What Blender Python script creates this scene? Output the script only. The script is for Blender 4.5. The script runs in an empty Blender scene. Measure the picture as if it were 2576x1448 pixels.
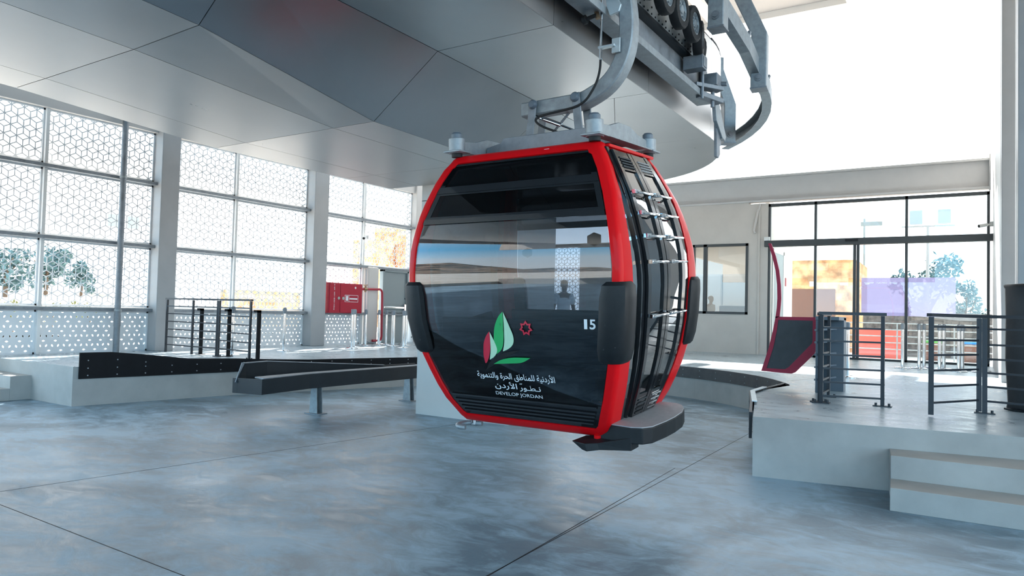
import bpy, bmesh, math, random
from mathutils import Vector, Matrix
random.seed(7)
PI = math.pi
S = bpy.context.scene
COL = S.collection

# ------------------------------------------------------------------ camera
cam = bpy.data.cameras.new('camera'); co = bpy.data.objects.new('camera', cam); COL.objects.link(co)
cam.sensor_width = 36.0; cam.lens = 36.0 * 1797.0 / 2576.0; cam.clip_end = 600
_F = Vector((-0.54010, 0.84092, 0.03385)); _R = Vector((0.84159, 0.53952, 0.02529)); _U = Vector((-0.00300, -0.04215, 0.99911))
M = Matrix((_R, _U, -_F)).transposed().to_4x4(); M.translation = Vector((0, 0, 1.6)); co.matrix_world = M
S.camera = co

# ------------------------------------------------------------------ light and exposure
S.view_settings.view_transform = 'Standard'; S.view_settings.look = 'None'
S.view_settings.gamma = 1.0; S.view_settings.exposure = -0.8; S.view_settings.use_curve_mapping = False
S.cycles.use_denoising = True; S.cycles.max_bounces = 8; S.cycles.diffuse_bounces = 5
S.cycles.transparent_max_bounces = 24; S.cycles.caustics_reflective = False; S.cycles.caustics_refractive = False
S.cycles.sample_clamp_indirect = 8.0
W = bpy.data.worlds.new('sky'); S.world = W; W.use_nodes = True
nt = W.node_tree; nt.nodes.clear()
wo = nt.nodes.new('ShaderNodeOutputWorld'); wb = nt.nodes.new('ShaderNodeBackground')
tc = nt.nodes.new('ShaderNodeTexCoord'); sx = nt.nodes.new('ShaderNodeSeparateXYZ')
nt.links.new(tc.outputs['Generated'], sx.inputs[0])
def ramp(stops):
    r = nt.nodes.new('ShaderNodeValToRGB'); nt.links.new(sx.outputs['Z'], r.inputs[0]); c = r.color_ramp
    c.elements[0].position, c.elements[0].color = stops[0][0], stops[0][1] + (1,)
    c.elements[1].position, c.elements[1].color = stops[-1][0], stops[-1][1] + (1,)
    for p, k in stops[1:-1]: e = c.elements.new(p); e.color = k + (1,)
    return r
sunny = ramp([(0.0, (0.95, 0.97, 0.98)), (0.3, (0.90, 0.96, 1.0)), (1.0, (0.62, 0.80, 1.0))])
away = ramp([(0.0, (1.1, 1.2, 1.25)), (0.035, (0.75, 1.1, 1.35)), (0.11, (0.28, 0.80, 1.25)), (0.30, (0.66, 0.82, 0.95)), (1.0, (0.74, 0.86, 1.0))])
az = nt.nodes.new('ShaderNodeMapRange'); az.inputs[1].default_value = -0.35; az.inputs[2].default_value = 0.35; nt.links.new(sx.outputs['Y'], az.inputs[0])
mxs = nt.nodes.new('ShaderNodeMix'); mxs.data_type = 'RGBA'
nt.links.new(az.outputs[0], mxs.inputs[0]); nt.links.new(away.outputs[0], mxs.inputs[6]); nt.links.new(sunny.outputs[0], mxs.inputs[7])
nt.links.new(mxs.outputs[2], wb.inputs[0]); nt.links.new(wb.outputs[0], wo.inputs[0])
wb.inputs['Strength'].default_value = 6.5
sun = bpy.data.lights.new('sun', 'SUN'); so = bpy.data.objects.new('sun', sun); COL.objects.link(so)
sun.energy = 30.0; sun.angle = 0.009; sun.color = (1.0, 0.96, 0.9)
sd = Vector((-0.55, 0.83, 1.0)).normalized()
so.rotation_euler = sd.to_track_quat('Z', 'Y').to_euler(); so.location = (-8, 12, 20)

# ------------------------------------------------------------------ materials
def lin(c):
    c = c / 255.0
    return c / 12.92 if c <= 0.04045 else ((c + 0.055) / 1.055) ** 2.4
def rgb(r, g, b): return (lin(r), lin(g), lin(b), 1)
def setin(b, n, v):
    if n in b.inputs: b.inputs[n].default_value = v
def mat(name, col, rough=0.5, metal=0.0, var=0.0, scale=3.0, spec=0.5, bump=0.0, rvar=0.0, coat=0.0, stretch=None, emit=None):
    m = bpy.data.materials.new(name); m.use_nodes = True
    t = m.node_tree; b = t.nodes['Principled BSDF']
    b.inputs['Base Color'].default_value = col; b.inputs['Roughness'].default_value = rough; b.inputs['Metallic'].default_value = metal
    setin(b, 'Specular IOR Level', spec); setin(b, 'Coat Weight', coat); setin(b, 'Coat Roughness', 0.03)
    if emit: setin(b, 'Emission Color', emit[0]); setin(b, 'Emission Strength', emit[1])
    if var or bump or rvar:
        tc = t.nodes.new('ShaderNodeTexCoord'); mp = t.nodes.new('ShaderNodeMapping')
        t.links.new(tc.outputs['Object'], mp.inputs[0])
        if stretch: mp.inputs['Scale'].default_value = stretch
        n = t.nodes.new('ShaderNodeTexNoise'); n.inputs['Scale'].default_value = scale; n.inputs['Detail'].default_value = 7.0; n.inputs['Roughness'].default_value = 0.6
        t.links.new(mp.outputs[0], n.inputs['Vector'])
        if var:
            r = t.nodes.new('ShaderNodeMapRange'); r.inputs[1].default_value = 0.3; r.inputs[2].default_value = 0.7
            r.inputs[3].default_value = 1 - var; r.inputs[4].default_value = 1 + var
            t.links.new(n.outputs['Fac'], r.inputs[0])
            mx = t.nodes.new('ShaderNodeVectorMath'); mx.operation = 'SCALE'; mx.inputs[0].default_value = col[:3]
            t.links.new(r.outputs[0], mx.inputs['Scale']); t.links.new(mx.outputs[0], b.inputs['Base Color'])
        if rvar:
            r2 = t.nodes.new('ShaderNodeMapRange'); r2.inputs[1].default_value = 0.3; r2.inputs[2].default_value = 0.7
            r2.inputs[3].default_value = max(0.02, rough - rvar); r2.inputs[4].default_value = min(1, rough + rvar)
            t.links.new(n.outputs['Fac'], r2.inputs[0]); t.links.new(r2.outputs[0], b.inputs['Roughness'])
        if bump:
            bp = t.nodes.new('ShaderNodeBump'); bp.inputs['Strength'].default_value = bump; bp.inputs['Distance'].default_value = 0.02
            t.links.new(n.outputs['Fac'], bp.inputs['Height']); t.links.new(bp.outputs[0], b.inputs['Normal'])
    return m
def glass(name, tint, ior=1.5, boost=0.0):
    m = bpy.data.materials.new(name); m.use_nodes = True; t = m.node_tree; t.nodes.clear()
    o = t.nodes.new('ShaderNodeOutputMaterial'); mx = t.nodes.new('ShaderNodeMixShader'); fr = t.nodes.new('ShaderNodeFresnel'); fr.inputs[0].default_value = ior
    tr = t.nodes.new('ShaderNodeBsdfTransparent'); tr.inputs[0].default_value = tint
    gl = t.nodes.new('ShaderNodeBsdfGlossy'); gl.inputs['Roughness'].default_value = 0.0
    ad = t.nodes.new('ShaderNodeMath'); ad.operation = 'ADD'; ad.inputs[1].default_value = boost
    t.links.new(fr.outputs[0], ad.inputs[0]); t.links.new(ad.outputs[0], mx.inputs[0])
    t.links.new(tr.outputs[0], mx.inputs[1]); t.links.new(gl.outputs[0], mx.inputs[2]); t.links.new(mx.outputs[0], o.inputs[0])
    return m
def floor_mat(name, base, dark, rough, scale=0.5, bump=0.12):
    """trowelled concrete: broad blotches, fine streaks and changing polish"""
    m = bpy.data.materials.new(name); m.use_nodes = True; t = m.node_tree; b = t.nodes['Principled BSDF']
    tc = t.nodes.new('ShaderNodeTexCoord')
    n1 = t.nodes.new('ShaderNodeTexNoise'); n1.inputs['Scale'].default_value = scale; n1.inputs['Detail'].default_value = 10; n1.inputs['Roughness'].default_value = 0.62
    n1.inputs['Distortion'].default_value = 1.4
    mp = t.nodes.new('ShaderNodeMapping'); mp.inputs['Scale'].default_value = (1.0, 1.7, 1); mp.inputs['Rotation'].default_value = (0, 0, 0.5)
    n2 = t.nodes.new('ShaderNodeTexNoise'); n2.inputs['Scale'].default_value = 2.2; n2.inputs['Detail'].default_value = 12; n2.inputs['Roughness'].default_value = 0.7; n2.inputs['Distortion'].default_value = 1.2
    t.links.new(tc.outputs['Object'], n1.inputs['Vector']); t.links.new(tc.outputs['Object'], mp.inputs[0]); t.links.new(mp.outputs[0], n2.inputs['Vector'])
    ad = t.nodes.new('ShaderNodeMath'); ad.operation = 'ADD'; t.links.new(n1.outputs['Fac'], ad.inputs[0]); t.links.new(n2.outputs['Fac'], ad.inputs[1])
    r = t.nodes.new('ShaderNodeMapRange'); r.inputs[1].default_value = 0.87; r.inputs[2].default_value = 1.13; t.links.new(ad.outputs[0], r.inputs[0])
    mx = t.nodes.new('ShaderNodeMix'); mx.data_type = 'RGBA'; mx.inputs[6].default_value = dark; mx.inputs[7].default_value = base
    t.links.new(r.outputs[0], mx.inputs[0]); t.links.new(mx.outputs[2], b.inputs['Base Color'])
    r2 = t.nodes.new('ShaderNodeMapRange'); r2.inputs[1].default_value = 0.35; r2.inputs[2].default_value = 0.65; r2.inputs[3].default_value = rough - 0.1; r2.inputs[4].default_value = rough + 0.15
    t.links.new(n2.outputs['Fac'], r2.inputs[0]); t.links.new(r2.outputs[0], b.inputs['Roughness'])
    bp = t.nodes.new('ShaderNodeBump'); bp.inputs['Strength'].default_value = bump; bp.inputs['Distance'].default_value = 0.01
    t.links.new(n2.outputs['Fac'], bp.inputs['Height']); t.links.new(bp.outputs[0], b.inputs['Normal'])
    return m
def stone_mat(name):
    m = bpy.data.materials.new(name); m.use_nodes = True; t = m.node_tree; b = t.nodes['Principled BSDF']
    tc = t.nodes.new('ShaderNodeTexCoord'); mp = t.nodes.new('ShaderNodeMapping'); mp.inputs['Rotation'].default_value = (PI / 2, 0, 0)
    br = t.nodes.new('ShaderNodeTexBrick'); br.inputs['Scale'].default_value = 1.0; br.inputs['Mortar Size'].default_value = 0.008
    br.inputs['Brick Width'].default_value = 0.75; br.inputs['Row Height'].default_value = 0.3
    br.inputs['Color1'].default_value = (0.78, 0.36, 0.15, 1); br.inputs['Color2'].default_value = (0.85, 0.56, 0.34, 1); br.inputs['Mortar'].default_value = (0.70, 0.42, 0.24, 1)
    n = t.nodes.new('ShaderNodeTexNoise'); n.inputs['Scale'].default_value = 9; n.inputs['Detail'].default_value = 8
    bp = t.nodes.new('ShaderNodeBump'); bp.inputs['Strength'].default_value = 0.9; bp.inputs['Distance'].default_value = 0.06
    t.links.new(tc.outputs['Object'], mp.inputs[0]); t.links.new(mp.outputs[0], br.inputs['Vector']); n3 = t.nodes.new('ShaderNodeTexNoise'); n3.inputs['Scale'].default_value = 2.5; n3.inputs['Detail'].default_value = 8; t.links.new(tc.outputs['Object'], n3.inputs['Vector'])
    mr = t.nodes.new('ShaderNodeMapRange'); mr.inputs[1].default_value = 0.35; mr.inputs[2].default_value = 0.65; mr.inputs[3].default_value = 0.5; mr.inputs[4].default_value = 1.25; t.links.new(n3.outputs['Fac'], mr.inputs[0])
    sc_ = t.nodes.new('ShaderNodeVectorMath'); sc_.operation = 'SCALE'; t.links.new(br.outputs['Color'], sc_.inputs[0]); t.links.new(mr.outputs[0], sc_.inputs['Scale']); t.links.new(sc_.outputs[0], b.inputs['Base Color'])
    t.links.new(tc.outputs['Object'], n.inputs['Vector']); t.links.new(n.outputs['Fac'], bp.inputs['Height']); t.links.new(bp.outputs[0], b.inputs['Normal'])
    b.inputs['Roughness'].default_value = 0.9
    return m
m_floor = floor_mat('floor concrete', (0.36, 0.51, 0.62, 1), (0.14, 0.21, 0.265, 1), 0.38, 0.42, 0.25)
m_plat = floor_mat('platform concrete', (0.46, 0.55, 0.60, 1), (0.34, 0.42, 0.47, 1), 0.32, 0.6, 0.0)
m_conc = mat('plastered concrete', (0.42, 0.415, 0.395, 1), 0.75, var=0.14, scale=1.6, bump=0.15)
m_wall = mat('beige plaster', (0.62, 0.57, 0.52, 1), 0.8, var=0.06, scale=1.2, bump=0.1)
m_roof = mat('roof lining', (0.36, 0.35, 0.345, 1), 0.7)
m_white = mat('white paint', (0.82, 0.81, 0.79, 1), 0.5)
m_cream = mat('cream paint', (0.62, 0.585, 0.555, 1), 0.55)
m_column = mat('column paint', (0.40, 0.405, 0.41, 1), 0.45, var=0.05, scale=2)
m_lattice = mat('lattice paint', (0.84, 0.85, 0.86, 1), 0.5)
m_canopy = mat('brushed aluminium cladding', (0.50, 0.50, 0.50, 1), 0.30, metal=0.92, var=0.05, scale=1.2, rvar=0.03)
m_backing = mat('dark joint', (0.02, 0.022, 0.025, 1), 0.7)
m_galv = mat('galvanised steel', (0.32, 0.355, 0.375, 1), 0.52, metal=0.5, var=0.2, scale=14, rvar=0.1)
m_galv2 = mat('weathered galvanised steel', (0.25, 0.275, 0.30, 1), 0.55, metal=0.5, var=0.25, scale=9, rvar=0.12)
m_plate = mat('pale zinc plate', (0.62, 0.68, 0.70, 1), 0.4, metal=0.6, var=0.08, scale=6)
m_red = mat('red lacquer', (0.74, 0.006, 0.010, 1), 0.32, spec=0.08, coat=0.10)
m_black = mat('gloss black', (0.012, 0.013, 0.015, 1), 0.12, coat=0.3)
m_blackm = mat('matt black', (0.010, 0.012, 0.014, 1), 0.5, var=0.2, scale=20, spec=0.35)
m_rubber = mat('tyre rubber', (0.012, 0.013, 0.014, 1), 0.7, var=0.2, scale=30)
m_kerb = mat('black rubber board', (0.006, 0.007, 0.009, 1), 0.6, var=0.2, scale=8, spec=0.2)
m_kerb2 = mat('worn grey edge board', (0.075, 0.072, 0.072, 1), 0.5, var=0.25, scale=5)
m_beam = mat('anthracite steel', (0.018, 0.023, 0.028, 1), 0.45, spec=0.3, var=0.12, scale=6)
m_rail = mat('dark grey rail paint', (0.030, 0.035, 0.043, 1), 0.42, metal=0.2)
m_frame = mat('graphite aluminium', (0.055, 0.062, 0.066, 1), 0.45)
m_chrome = mat('polished chrome', (0.80, 0.81, 0.82, 1), 0.09, metal=1.0)
m_seat = mat('dark seat shell', (0.016, 0.025, 0.031, 1), 0.5)
m_grey = mat('grey non-slip', (0.36, 0.36, 0.37, 1), 0.65, var=0.1, scale=20)
m_fire = mat('fire red paint', (0.44, 0.012, 0.035, 1), 0.35)
m_mag = mat('magenta red paint', (0.40, 0.018, 0.055, 1), 0.45)
m_door = mat('grey door paint', (0.25, 0.29, 0.30, 1), 0.45)
m_console = mat('blue grey cabinet paint', (0.13, 0.165, 0.20, 1), 0.42)
m_mat = mat('black vinyl', (0.008, 0.011, 0.015, 1), 0.42, bump=0.3, scale=7)
m_brass = mat('aged brass', (0.30, 0.20, 0.12, 1), 0.4, metal=0.8)
m_text = mat('white lettering', (0.80, 0.84, 0.86, 1), 0.5)
m_lred = mat('emblem red', (0.62, 0.022, 0.055, 1), 0.5)
m_lgreen = mat('emblem green', (0.025, 0.42, 0.12, 1), 0.5)
m_lpale = mat('emblem pale green', (0.52, 0.78, 0.55, 1), 0.5)
m_ldark = mat('emblem black', (0.008, 0.010, 0.011, 1), 0.5)
g_front = glass('smoked front glass', (0.58, 0.62, 0.66, 1), 1.5, 0.022)
g_dark = glass('dark vent glass', (0.28, 0.30, 0.32, 1), 1.35)
g_side = glass('side glass', (0.40, 0.43, 0.45, 1), 1.6, 0.32)
g_clear = glass('clear glass', (0.90, 0.94, 0.94, 1), 1.45, 0.02)
g_reflection = glass('lavender reflection sheet', (0.80, 0.79, 0.95, 1), 1.3)
m_reflection = mat('lavender window reflection', (0.70, 0.66, 0.90, 1), 0.5)
m_stone = stone_mat('orange rough stone')
m_darkstone = mat('grey rubble stone', (0.13, 0.125, 0.12, 1), 0.9, var=0.5, scale=6, bump=0.8)
m_brown = mat('brown timber', (0.20, 0.10, 0.075, 1), 0.7)
m_earth = mat('pale sandy ground', (0.66, 0.60, 0.52, 1), 0.95, var=0.25, scale=0.4)
def hill_mat():
    m = bpy.data.materials.new('dry scrub hillside'); m.use_nodes = True; t = m.node_tree; b = t.nodes['Principled BSDF']; b.inputs['Roughness'].default_value = 0.95
    tc = t.nodes.new('ShaderNodeTexCoord'); n = t.nodes.new('ShaderNodeTexNoise'); n.inputs['Scale'].default_value = 0.10; n.inputs['Detail'].default_value = 9; n.inputs['Roughness'].default_value = 0.7
    r = t.nodes.new('ShaderNodeValToRGB'); c = r.color_ramp; c.elements[0].position = 0.44; c.elements[0].color = (0.05, 0.05, 0.038, 1); c.elements[1].position = 0.70; c.elements[1].color = (0.80, 0.72, 0.62, 1)
    for p, k in ((0.50, (0.13, 0.105, 0.075, 1)), (0.55, (0.34, 0.24, 0.165, 1)), (0.60, (0.24, 0.17, 0.115, 1))): e = c.elements.new(p); e.color = k
    t.links.new(tc.outputs['Object'], n.inputs['Vector']); t.links.new(n.outputs['Fac'], r.inputs[0]); t.links.new(r.outputs[0], b.inputs['Base Color'])
    return m
m_hill = hill_mat()
m_leaf = mat('grey green foliage', (0.085, 0.16, 0.17, 1), 0.8, var=0.4, scale=2)
m_leaf2 = mat('olive foliage', (0.16, 0.17, 0.06, 1), 0.8, var=0.4, scale=2)
m_trunk = mat('bark', (0.12, 0.085, 0.06, 1), 0.9)
m_plred = mat('red plastic barrier', (0.80, 0.16, 0.13, 1), 0.4)
m_blue = mat('blue plastic', (0.02, 0.22, 0.55, 1), 0.4)
m_green = mat('green plastic', (0.10, 0.42, 0.10, 1), 0.4)
m_skin = mat('skin', (0.22, 0.115, 0.075, 1), 0.5)
m_shirt = mat('white cotton', (0.92, 0.91, 0.92, 1), 0.8)
m_jeans = mat('dark trousers', (0.03, 0.035, 0.05, 1), 0.8)
m_hair = mat('black hair', (0.008, 0.007, 0.007, 1), 0.5)
m_paper = mat('white plastic', (0.80, 0.80, 0.78, 1), 0.4)
m_orange = mat('orange warning yellow', (0.75, 0.30, 0.02, 1), 0.5)
m_lblue = mat('floodlight blue grey', (0.38, 0.46, 0.58, 1), 0.4)

m_reflection2 = bpy.data.materials.new('translucent lavender reflection sheet'); m_reflection2.use_nodes = True
_t = m_reflection2.node_tree; _t.nodes.clear(); _o = _t.nodes.new('ShaderNodeOutputMaterial'); _m = _t.nodes.new('ShaderNodeMixShader'); _m.inputs[0].default_value = 0.30
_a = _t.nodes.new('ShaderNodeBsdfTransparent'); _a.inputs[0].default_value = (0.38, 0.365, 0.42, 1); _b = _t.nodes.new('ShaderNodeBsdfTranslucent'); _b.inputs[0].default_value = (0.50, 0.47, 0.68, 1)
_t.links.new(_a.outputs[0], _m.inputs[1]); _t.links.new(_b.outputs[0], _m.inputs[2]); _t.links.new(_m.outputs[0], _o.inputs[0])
m_fill = mat('fill light diffuser', (0.9, 0.9, 0.9, 1), 0.5, emit=((1, 0.98, 0.94, 1), 45.0))
# ------------------------------------------------------------------ mesh builder
def tag(o, label=None, cat=None, group=None, kind=None):
    if label: o['label'] = label
    if cat: o['category'] = cat
    if group: o['group'] = group
    if kind: o['kind'] = kind
    return o
def thing(name, loc, label, cat, group=None, rot=(0, 0, 0)):
    o = bpy.data.objects.new(name, None); COL.objects.link(o); o.location = loc; o.rotation_euler = rot
    o.empty_display_size = 0.1
    return tag(o, label, cat, group)
ROOTM = {}
def mat_of(o):
    """rest matrix of an object from its own channels and its parents"""
    m = Matrix.LocRotScale(o.location, o.rotation_euler, (1, 1, 1))
    return (mat_of(o.parent) @ m) if o.parent else m
class MB:
    def __init__(s): s.v = []; s.f = []; s.mi = []
    def add(s, vs, fs, mi=0):
        n = len(s.v); s.v += [Vector(v) for v in vs]; s.f += [tuple(n + i for i in f) for f in fs]; s.mi += [mi] * len(fs); return s
    def box(s, a, b, mi=0):
        x0, y0, z0 = a; x1, y1, z1 = b
        if x0 > x1: x0, x1 = x1, x0
        if y0 > y1: y0, y1 = y1, y0
        if z0 > z1: z0, z1 = z1, z0
        return s.add([(x0, y0, z0), (x1, y0, z0), (x1, y1, z0), (x0, y1, z0), (x0, y0, z1), (x1, y0, z1), (x1, y1, z1), (x0, y1, z1)],
                     [(0, 3, 2, 1), (4, 5, 6, 7), (0, 1, 5, 4), (1, 2, 6, 5), (2, 3, 7, 6), (3, 0, 4, 7)], mi)
    def bar(s, p, q, w, h, up=(0, 0, 1), mi=0):
        """rectangular bar from p to q; w sideways, h along up"""
        p = Vector(p); q = Vector(q); d = (q - p).normalized(); u = Vector(up); sd = d.cross(u)
        if sd.length < 1e-5: u = Vector((0, 1, 0)); sd = d.cross(u)
        sd.normalize(); u = sd.cross(d).normalized()
        vs = [e + sd * a * w / 2 + u * b * h / 2 for e in (p, q) for a, b in ((-1, -1), (1, -1), (1, 1), (-1, 1))]
        return s.add(vs, [(0, 1, 2, 3), (7, 6, 5, 4), (0, 4, 5, 1), (1, 5, 6, 2), (2, 6, 7, 3), (3, 7, 4, 0)], mi)
    def tube(s, pts, r, n=12, cap=True, mi=0, closed=False):
        pts = [Vector(p) for p in pts]; k = len(pts); rings = []
        rr = r if isinstance(r, (list, tuple)) else [r] * k
        up = None
        for i, p in enumerate(pts):
            if closed: d = (pts[(i + 1) % k] - pts[i - 1]).normalized()
            else: d = ((pts[min(i + 1, k - 1)] - pts[max(i - 1, 0)])).normalized()
            if up is None: up = Vector((0, 0, 1)) if abs(d.z) < 0.95 else Vector((1, 0, 0))
            a = d.cross(up); a.normalize(); up = a.cross(d).normalized()
            rings.append([p + (a * math.cos(2 * PI * j / n) + up * math.sin(2 * PI * j / n)) * rr[i] for j in range(n)])
        vs = [v for g in rings for v in g]; fs = []
        for i in range(k if closed else k - 1):
            a, b = i * n, ((i + 1) % k) * n
            for j in range(n): fs.append((a + j, a + (j + 1) % n, b + (j + 1) % n, b + j))
        if cap and not closed: fs.append(tuple(reversed(range(n)))); fs.append(tuple(range((k - 1) * n, k * n)))
        return s.add(vs, fs, mi)
    def sweep(s, path, prof, closed=False, mi=0, cap=True):
        """path: list of (origin, axis_a, axis_b); prof: list of (a,b) closed loop"""
        n = len(prof); vs = []
        for o, a, b in path:
            o = Vector(o); a = Vector(a); b = Vector(b)
            vs += [o + a * p + b * q for p, q in prof]
        fs = []; k = len(path)
        for i in range(k if closed else k - 1):
            x, y = i * n, ((i + 1) % k) * n
            for j in range(n): fs.append((x + j, x + (j + 1) % n, y + (j + 1) % n, y + j))
        if cap and not closed: fs.append(tuple(reversed(range(n)))); fs.append(tuple(range((k - 1) * n, k * n)))
        return s.add(vs, fs, mi)
    def loft(s, loops, closed=True, cap=True, mi=0):
        n = len(loops[0]); vs = [v for l in loops for v in l]; fs = []
        for i in range(len(loops) - 1):
            a, b = i * n, (i + 1) * n
            for j in range(n if closed else n - 1): fs.append((a + j, a + (j + 1) % n, b + (j + 1) % n, b + j))
        if cap: fs.append(tuple(reversed(range(n)))); fs.append(tuple(range((len(loops) - 1) * n, len(loops) * n)))
        return s.add(vs, fs, mi)
    def prism(s, poly, z0, z1, mi=0):
        n = len(poly); g0 = [p[2] if len(p) > 2 else z0 for p in poly]
        vs = [(p[0], p[1], z0) for p in poly] + [(p[0], p[1], z1) for p in poly]
        fs = [tuple(reversed(range(n))), tuple(range(n, 2 * n))] + [(i, (i + 1) % n, n + (i + 1) % n, n + i) for i in range(n)]
        return s.add(vs, fs, mi)
    def plate(s, poly3, thick, mi=0):
        """polygon in 3d thickened along its normal"""
        ps = [Vector(p) for p in poly3]; n = len(ps); nn = Vector((0, 0, 0))
        for i in range(n): nn += (ps[i] - ps[0]).cross(ps[(i + 1) % n] - ps[0])
        nn.normalize(); nn *= thick
        vs = ps + [p + nn for p in ps]
        fs = [tuple(reversed(range(n))), tuple(range(n, 2 * n))] + [(i, (i + 1) % n, n + (i + 1) % n, n + i) for i in range(n)]
        return s.add(vs, fs, mi)
    def sphere(s, c, r, n=12, m=8, sc=(1, 1, 1), mi=0):
        c = Vector(c); loops = []
        for i in range(1, m):
            t = PI * i / m
            loops.append([c + Vector((math.sin(t) * math.cos(2 * PI * j / n) * r * sc[0], math.sin(t) * math.sin(2 * PI * j / n) * r * sc[1], -math.cos(t) * r * sc[2])) for j in range(n)])
        return s.loft(loops, mi=mi)
    def build(s, name, m, parent=None, local=False, smooth=False, bevel=0.0, kind=None, angle=40):
        me = bpy.data.meshes.new(name)
        if parent is not None and not local:
            inv = mat_of(parent).inverted(); vs = [inv @ v for v in s.v]
        else: vs = s.v
        me.from_pydata([tuple(v) for v in vs], [], s.f)
        ms = m if isinstance(m, (list, tuple)) else [m]
        for x in ms: me.materials.append(x)
        if len(ms) > 1:
            for p, i in zip(me.polygons, s.mi): p.material_index = i
        bm = bmesh.new(); bm.from_mesh(me); bmesh.ops.recalc_face_normals(bm, faces=bm.faces); bm.to_mesh(me); bm.free()
        if smooth:
            for p in me.polygons: p.use_smooth = True
            try: me.set_sharp_from_angle(angle=math.radians(angle))
            except Exception: pass
        o = bpy.data.objects.new(name, me); COL.objects.link(o)
        if parent is not None: o.parent = parent
        if bevel:
            b = o.modifiers.new('edge', 'BEVEL'); b.width = bevel; b.segments = 2; b.limit_method = 'ANGLE'; b.angle_limit = math.radians(40)
        if kind: o['kind'] = kind
        return o
def letter_mesh(body, bold=0.0):
    cu = bpy.data.curves.new('lettering', 'FONT'); cu.offset = bold; cu.body = body; cu.size = 1.0; cu.align_x = 'LEFT'; cu.resolution_u = 3
    o = bpy.data.objects.new('lettering', cu); COL.objects.link(o)
    dg = bpy.context.evaluated_depsgraph_get(); dg.update()
    me = bpy.data.meshes.new_from_object(o.evaluated_get(dg)); bpy.data.objects.remove(o); bpy.data.curves.remove(cu)
    return me
def lerp(a, b, t): return a + (b - a) * t
def interp(x, xs, ys):
    if x <= xs[0]: return ys[0]
    for i in range(1, len(xs)):
        if x <= xs[i]: return lerp(ys[i - 1], ys[i], (x - xs[i - 1]) / (xs[i] - xs[i - 1]))
    return ys[-1]
def spline(P, n=5):
    out = []; k = len(P)
    for i in range(k - 1):
        p0, p1, p2, p3 = P[max(i - 1, 0)], P[i], P[i + 1], P[min(i + 2, k - 1)]
        for s_ in range(n):
            t = s_ / n; out.append(tuple(0.5 * (2 * p1[a] + (p2[a] - p0[a]) * t + (2 * p0[a] - 5 * p1[a] + 4 * p2[a] - p3[a]) * t * t + (3 * p1[a] - p0[a] - 3 * p2[a] + p3[a]) * t ** 3) for a in range(len(p1))))
    return out + [tuple(P[-1])]
def copy_tree(o, parent=None):
    c = o.copy(); COL.objects.link(c)
    if parent is not None: c.parent = parent
    for ch in list(o.children): copy_tree(ch, c)
    return c

# ================================================================== SETTING
YW = 20.4        # back wall plane
XL = -14.5       # left wall plane
fl = MB().box((-16, -14, -0.25), (17, 22, 0.0)).build('floor', m_floor, kind='structure')
# saw-cut joints in the floor slab
j = MB()
for a, b in (((-2.36, -2.0), (-2.6, 11.2)), ((-16, 2.74), (-2.6, 2.55)), ((-6.9, 2.0), (-6.05, 8.5)), ((-2.62, 7.35), (-2.4, 2.4))):
    j.bar((a[0], a[1], 0.0004), (b[0], b[1], 0.0004), 0.007, 0.0012)
j.build('joint', m_backing, fl)

def arc(cx, cy, r, a0, a1, n): return [(cx + r * math.cos(math.radians(lerp(a0, a1, i / n))), cy + r * math.sin(math.radians(lerp(a0, a1, i / n)))) for i in range(n + 1)]
left_edge = [(-11.49, 5.59), (-11.32, 6.55), (-11.06, 8.13), (-10.62, 9.4), (-10.25, 10.5)]
far_arc = arc(-6.1, 10.0, 4.05, 168, 20, 22)
right_edge = [(-2.18, 10.9), (-2.30, 10.3), (-2.43, 9.8), (-2.05, 8.3), (-1.84, 7.5)]
inner = left_edge + far_arc[1:] + [(-2.36, 11.6)] + [(-2.42, 10.6), (-2.43, 9.8), (-2.12, 8.6), (-1.86, 7.5)]
outer = [(6.2, 8.85), (6.2, YW + 1.5), (-16.0, YW + 1.5), (-16.0, 5.59)]
pl = MB().prism(inner + outer, 0.0, 0.6).build('platform', [m_plat, m_conc], kind='structure')
for p in pl.data.polygons: p.material_index = 0 if abs(p.normal.z) > 0.9 else 1
pj = MB(); pj.bar((-2.5, 12.2, 0.6004), (-0.9, 17.5, 0.6004), 0.006, 0.0012); pj.bar((-11.0, 9.0, 0.6004), (-14.4, 9.9, 0.6004), 0.006, 0.0012); pj.build('joint', m_backing, pl)
# stairs
st = MB().box((-15.9, 5.285, 0), (-12.79, 5.60, 0.385)).box((-15.9, 4.97, 0), (-12.79, 5.285, 0.19)).build('stairs', m_conc, kind='structure', bevel=0.006)
q = MB()
def sl(x, y): return (x, y + 0.165 * (x + 0.6))
q.prism([(-0.645, 7.70), (3.2, 8.36), (3.2, 7.42), (-0.60, 7.31)], 0, 0.40); q.prism([(-0.60, 7.31), (3.2, 7.42), (3.2, 6.95), (-0.57, 6.90)], 0, 0.195)
q.build('stairs', m_conc, kind='structure', bevel=0.006)

# left wall: columns, upper wall, end pier
for y0, y1 in ((8.55, 8.96), (12.72, 13.20), (4.40, 4.80)):
    MB().box((-14.76, y0, 0.6), (-14.30, y1, 10.9)).build('column', m_column, kind='structure', bevel=0.012)
MB().box((-15.0, -14, 5.42), (-14.72, YW, 10.9)).build('wall_left', m_cream, kind='structure')
MB().box((-14.72, 4.8, 5.20), (-14.48, 17.0, 5.42)).build('beam', m_cream, kind='structure', bevel=0.008)
MB().box((-14.80, 16.86, 0.6), (-14.40, 17.25, 5.42)).box((-14.80, 17.25, 0.6), (-14.55, YW, 5.42)).build('wall_left', m_cream, kind='structure', bevel=0.01)
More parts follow.
